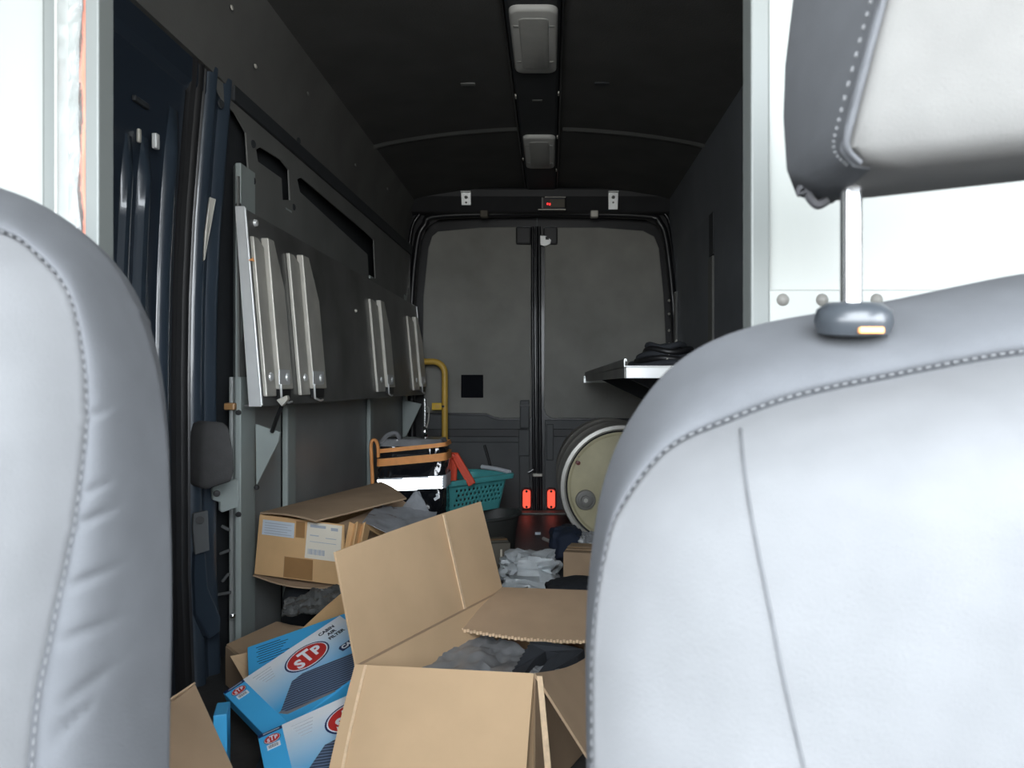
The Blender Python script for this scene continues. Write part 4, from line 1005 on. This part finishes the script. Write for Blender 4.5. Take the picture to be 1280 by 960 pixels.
# ------------------------------------------------------------------ dark tub, teal basket on it, things in the basket
tubc = Vector((-.30,3.56,0))
tb = thing('plastic_tub', 'dark oval plastic tub on the floor under the teal basket', 'tub', tubc)
def oval_ring(c, rx, ry, z, n=40, rot=.9):
    return [c+Vector((rx*math.cos(2*math.pi*i/n)*math.cos(rot)-ry*math.sin(2*math.pi*i/n)*math.sin(rot), rx*math.cos(2*math.pi*i/n)*math.sin(rot)+ry*math.sin(2*math.pi*i/n)*math.cos(rot), z)) for i in range(n)]
MB().loft([oval_ring(tubc,.16,.11,0), oval_ring(tubc,.17,.12,.10), oval_ring(tubc,.182,.132,.165), oval_ring(tubc,.195,.145,.17), oval_ring(tubc,.195,.145,.178), oval_ring(tubc,.178,.128,.178), oval_ring(tubc,.165,.115,.10), oval_ring(tubc,.15,.10,.08)]).build('tub_body', 'tub', tb, smooth=40)
P0 = Vector((-.471,3.40,0)); P1 = Vector((-.190,3.745,0)); ux = (P1-P0).normalized(); uy = Vector((-ux.y, ux.x, 0))
bkc = P0+ux*.2225+uy*.135; Lb, Wb = .445, .27; ZB0, ZB1 = .182, .343
bk_ = thing('laundry_basket', 'teal plastic basket with punched holes standing on the dark tub', 'basket', bkc+Vector((0,0,ZB0)))
def basket_ring(z, k, grow=0.):
    prim = []
    pts = rrect(Lb*k+grow, Wb*k+grow, .045, 5); out = []
    # resample to 96 points by arc length
    P = [Vector((a, b, 0)) for a, b in pts]; P.append(P[0]); cum = [0]
    for a, b in zip(P, P[1:]): cum.append(cum[-1]+(b-a).length)
    j = 0
    for i in range(96):
        s = cum[-1]*i/96
        while cum[j+1] < s: j += 1
        q = P[j].lerp(P[j+1], (s-cum[j])/(cum[j+1]-cum[j])); out.append(bkc+ux*q.x+uy*q.y+Vector((0,0,z)))
    return out
nz_ = 15; rings = [basket_ring(ZB0+(ZB1-ZB0)*i/nz_, .84+.16*i/nz_) for i in range(nz_+1)]
vs = [p for r in rings for p in r]; fs = []
for i in range(nz_):
    for j in range(96):
        if i in (4,6,8,10) and (j+i//2) % 2 == 0:
            q = rings[i][j]-bkc; a, b = q.dot(ux), q.dot(uy)
            if (abs(a) < .15 and abs(abs(b)-Wb*.46) < .03 and not (abs(a) < .012 and b > 0)) or (abs(b) < .08 and abs(a) > .17): continue
        k = (j+1) % 96; fs.append((i*96+j, i*96+k, (i+1)*96+k, (i+1)*96+j))
fs.append(tuple(range(95,-1,-1)))
bd = MB().add(vs, fs).build('basket_body', 'teal', bk_, smooth=40)
so_ = bd.modifiers.new('solid', 'SOLIDIFY'); so_.thickness = .004; so_.offset = -1
MB().loft([basket_ring(ZB1-.020,1,.004), basket_ring(ZB1-.020,1,.040), basket_ring(ZB1-.002,1,.048), basket_ring(ZB1+.004,1,.040), basket_ring(ZB1+.004,1,.002), basket_ring(ZB1-.020,1,.004)], caps=False).build('basket_rim', 'teal', bk_, smooth=50)
# white grip piece across the far right end of the rim
wp = [P1+uy*.01+Vector((0,0,ZB1+.006)), P1+uy*.10+Vector((0,0,ZB1+.016)), P1+uy*.20+Vector((0,0,ZB1+.020))]
MB().tube(catmull(wp, 6), .011, 8).build('white_grip', 'white_plastic', bk_, smooth=60)
ot = thing('warning_triangle', 'orange red folded warning triangle sticking up out of the teal basket', 'warning triangle', bkc+Vector((-.05,0,ZB0+.02)))
ap = at(566,568,3.50)
def bar(a, b, wd, dp, name):
    d = (b-a).normalized(); s = d.cross(Vector((0,1,0))).normalized()
    return MB().prism([a+s*wd/2, a-s*wd/2, b-s*wd/2, b+s*wd/2], (0,dp,0)).build(name, 'orange_red', ot, bevel=.004)
bar(ap+Vector((0,0,.008)), at(565,612,3.50), .040, .022, 'reflector_arm'); bar(ap+Vector((.008,-.012,0)), at(590,606,3.47), .036, .020, 'reflector_arm')
bar(ap+Vector((.0,-.004,.008)), at(565,612,3.496), .010, .004, 'arm_ridge'); bar(ap+Vector((.008,-.016,0)), at(590,606,3.466), .010, .004, 'arm_ridge')
MB().lathe([(.0001,0),(.012,0),(.010,.006),(.0001,.007)], ap+Vector((.002,-.014,-.006)), (0,-1,0), 12).build('hinge_pin', 'orange_red', ot)
t = blob('cloth_scraps', 'bag_grey', bkc+Vector((-.02,.01,ZB0+.008)), (.17,.14,.13), 6, .25, 2.6)
t.name = 'plastic_bag'; tag(t, 'crumpled grey plastic bag inside the teal basket', 'plastic bag')
t = MB().tube(catmull([rp(606,556,4.67), rp(609,566,4.665), rp(613,580,4.66), rp(616,600,4.66), rp(617,636,4.67)], 6), .008, 8).build('cable', 'rubber', smooth=60)
tag(t, 'thin black cable hanging on the lower panel of the rear door', 'cable')

# ------------------------------------------------------------------ steel drum lying on its side
dc = at(778,594,3.60); R = .288; dc.z = R+.009
dr = thing('steel_drum', 'large cream ended steel drum lying on its side by the rear door', 'drum', (dc.x, 4.0, 0))
AX = Vector((-.02,1,0)).normalized()
MB().lathe([(R-.012,.045),(R,.046),(R,.24),(R+.008,.26),(R,.28),(R,.54),(R+.008,.56),(R,.58),(R,.83),(R-.01,.84)], dc, AX, 72).build('drum_body', 'drum_body_paint', dr, smooth=40)
MB().lathe([(R-.022,.012),(R-.022,-.006),(R-.014,-.014),(R+.002,-.012),(R+.006,-.002),(R+.004,.016),(R-.01,.02),(R-.022,.012)], dc, AX, 72, False).build('chime_ring', 'drum_ring', dr, smooth=40)
MB().lathe([(.0001,.006),(R*.55,.007),(R*.60,.010),(R*.84,.010),(R*.87,.016),(R-.021,.016),(R-.021,.036),(.0001,.037)], dc, AX, 72).build('drum_end', 'drum_cream', dr, smooth=30)
MB().lathe([(R-.030,.018),(R-.030,.012),(R-.0215,.010),(R-.0215,.018)], dc, AX, 72, False).build('seal_groove', 'rubber', dr, smooth=40)
bp_ = at(732,625,3.60); bp_.y = dc.y
bu = MB().lathe([(.048,.012),(.048,0),(.044,-.008),(.034,-.010),(.032,-.002),(.022,-.004),(.020,-.016),(.0001,-.016)], bp_, AX, 28).build('bung_cap', 'drum_grey', dr, smooth=35)
MB().lathe([(.011,-.017),(.011,-.021),(.0001,-.021)], bp_, AX, 6).build('bung_nut', 'drum_ring', bu)
MB().prism([bp_+AX*.004+Vector((.056*math.cos(a), 0, .056*math.sin(a))) for a in [math.pi/3*i for i in range(6)]], AX*.01).build('bung_flange', 'drum_cream', bu, bevel=.003)
sp_ = at(723,579,3.60); sp_.y = dc.y
MB().lathe([(.0001,.010),(.014,.010),(.012,.006),(.0001,.005)], sp_, AX, 12).build('rust_spot', 'red_rim', dr)
MB().box(sp_+Vector((.004,.012,.018)), (.008,.006,.03)).build('drip_mark', 'drum_grey', dr)

# ------------------------------------------------------------------ loose things on the floor at the rear
t = blob('plastic_bag', 'white_film', (-.085,2.99,0), (.25,.20,.12), 23, .5, 1.5, nu=44, nv=26, smooth=40)
tag(t, 'crumpled white plastic bag on the dark floor', 'plastic bag')
def small_box(name, m, c, d, rz, label, cat='box', mark=None):
    t = thing(name, label, cat, c); M = Matrix.Rotation(rz, 3, 'Z'); c = Vector(c)
    b = MB().box(c+Vector((0,0,d[2]/2)), d, M).build('carton', m, t, bevel=.004)
    top = c+Vector((0,0,d[2]))
    MB().box(top+Vector((0,0,.001)), (d[0]*.96, d[1]*.47, .003), M).build('top_flap', m, t)
    MB().box(top+M @ Vector((0,0,.003)), (d[0]*.98, .03, .001), M).build('tape', mark or 'tape', t)
    MB().box(c+M @ Vector((d[0]*.2, -d[1]/2-.001, d[2]*.5)), (.008,.002,d[2]*.6), M).build('label_strip', 'label_white' if not mark else mark, t)
    return t
small_box('cardboard_box', 'olive', (-.245,3.22,0), (.13,.14,.125), .25, 'small drab brown box on the floor in front of the dark tub')
small_box('cardboard_box', 'cardboard_dull', (.145,3.02,0), (.16,.18,.135), -.2, 'small brown box on the floor in front of the steel drum')
small_box('cardboard_box', 'olive', (-.21,2.66,0), (.10,.14,.06), .1, 'flat drab box on the floor beside the crumpled white bag')
t = blob('cloth_bundle', 'navy_cloth', (.07,3.42,0), (.15,.20,.15), 15, .22, 1.8)
tag(t, 'navy blue cloth bundle on the floor below the steel drum', 'cloth')
t = blob('plastic_bag', 'grey_film', (.185,3.27,.0), (.13,.11,.15), 17, .3, 2.6, nu=50, nv=30, smooth=35)
tag(t, 'greyish clear plastic bag standing between the steel drum and the small brown box', 'plastic bag')
t = blob('cloth_bundle', 'dark_cloth', (.09,2.73,0), (.22,.20,.085), 19, .2, 2.0)
tag(t, 'dark grey cloth bundle on the floor behind the inward flap of the large open box', 'cloth')
t = MB().tube(catmull([Vector((-.035,3.78,.02)), Vector((.0,3.74,.014)), Vector((.045,3.72,.014)), Vector((.07,3.73,.016))], 5), .009, 8).build('steel_bar', 'drum_ring', smooth=60)
tag(t, 'short bent metal bar lying on the floor below the red marker lamps', 'bar')
t = MB().box((-.065,3.98,.006), (.03,.02,.012)).build('scrap_piece', 'label_blue', bevel=.002)
tag(t, 'tiny pale scrap on the floor below the red marker lamps', 'scrap')
bpy.context.view_layer.update()
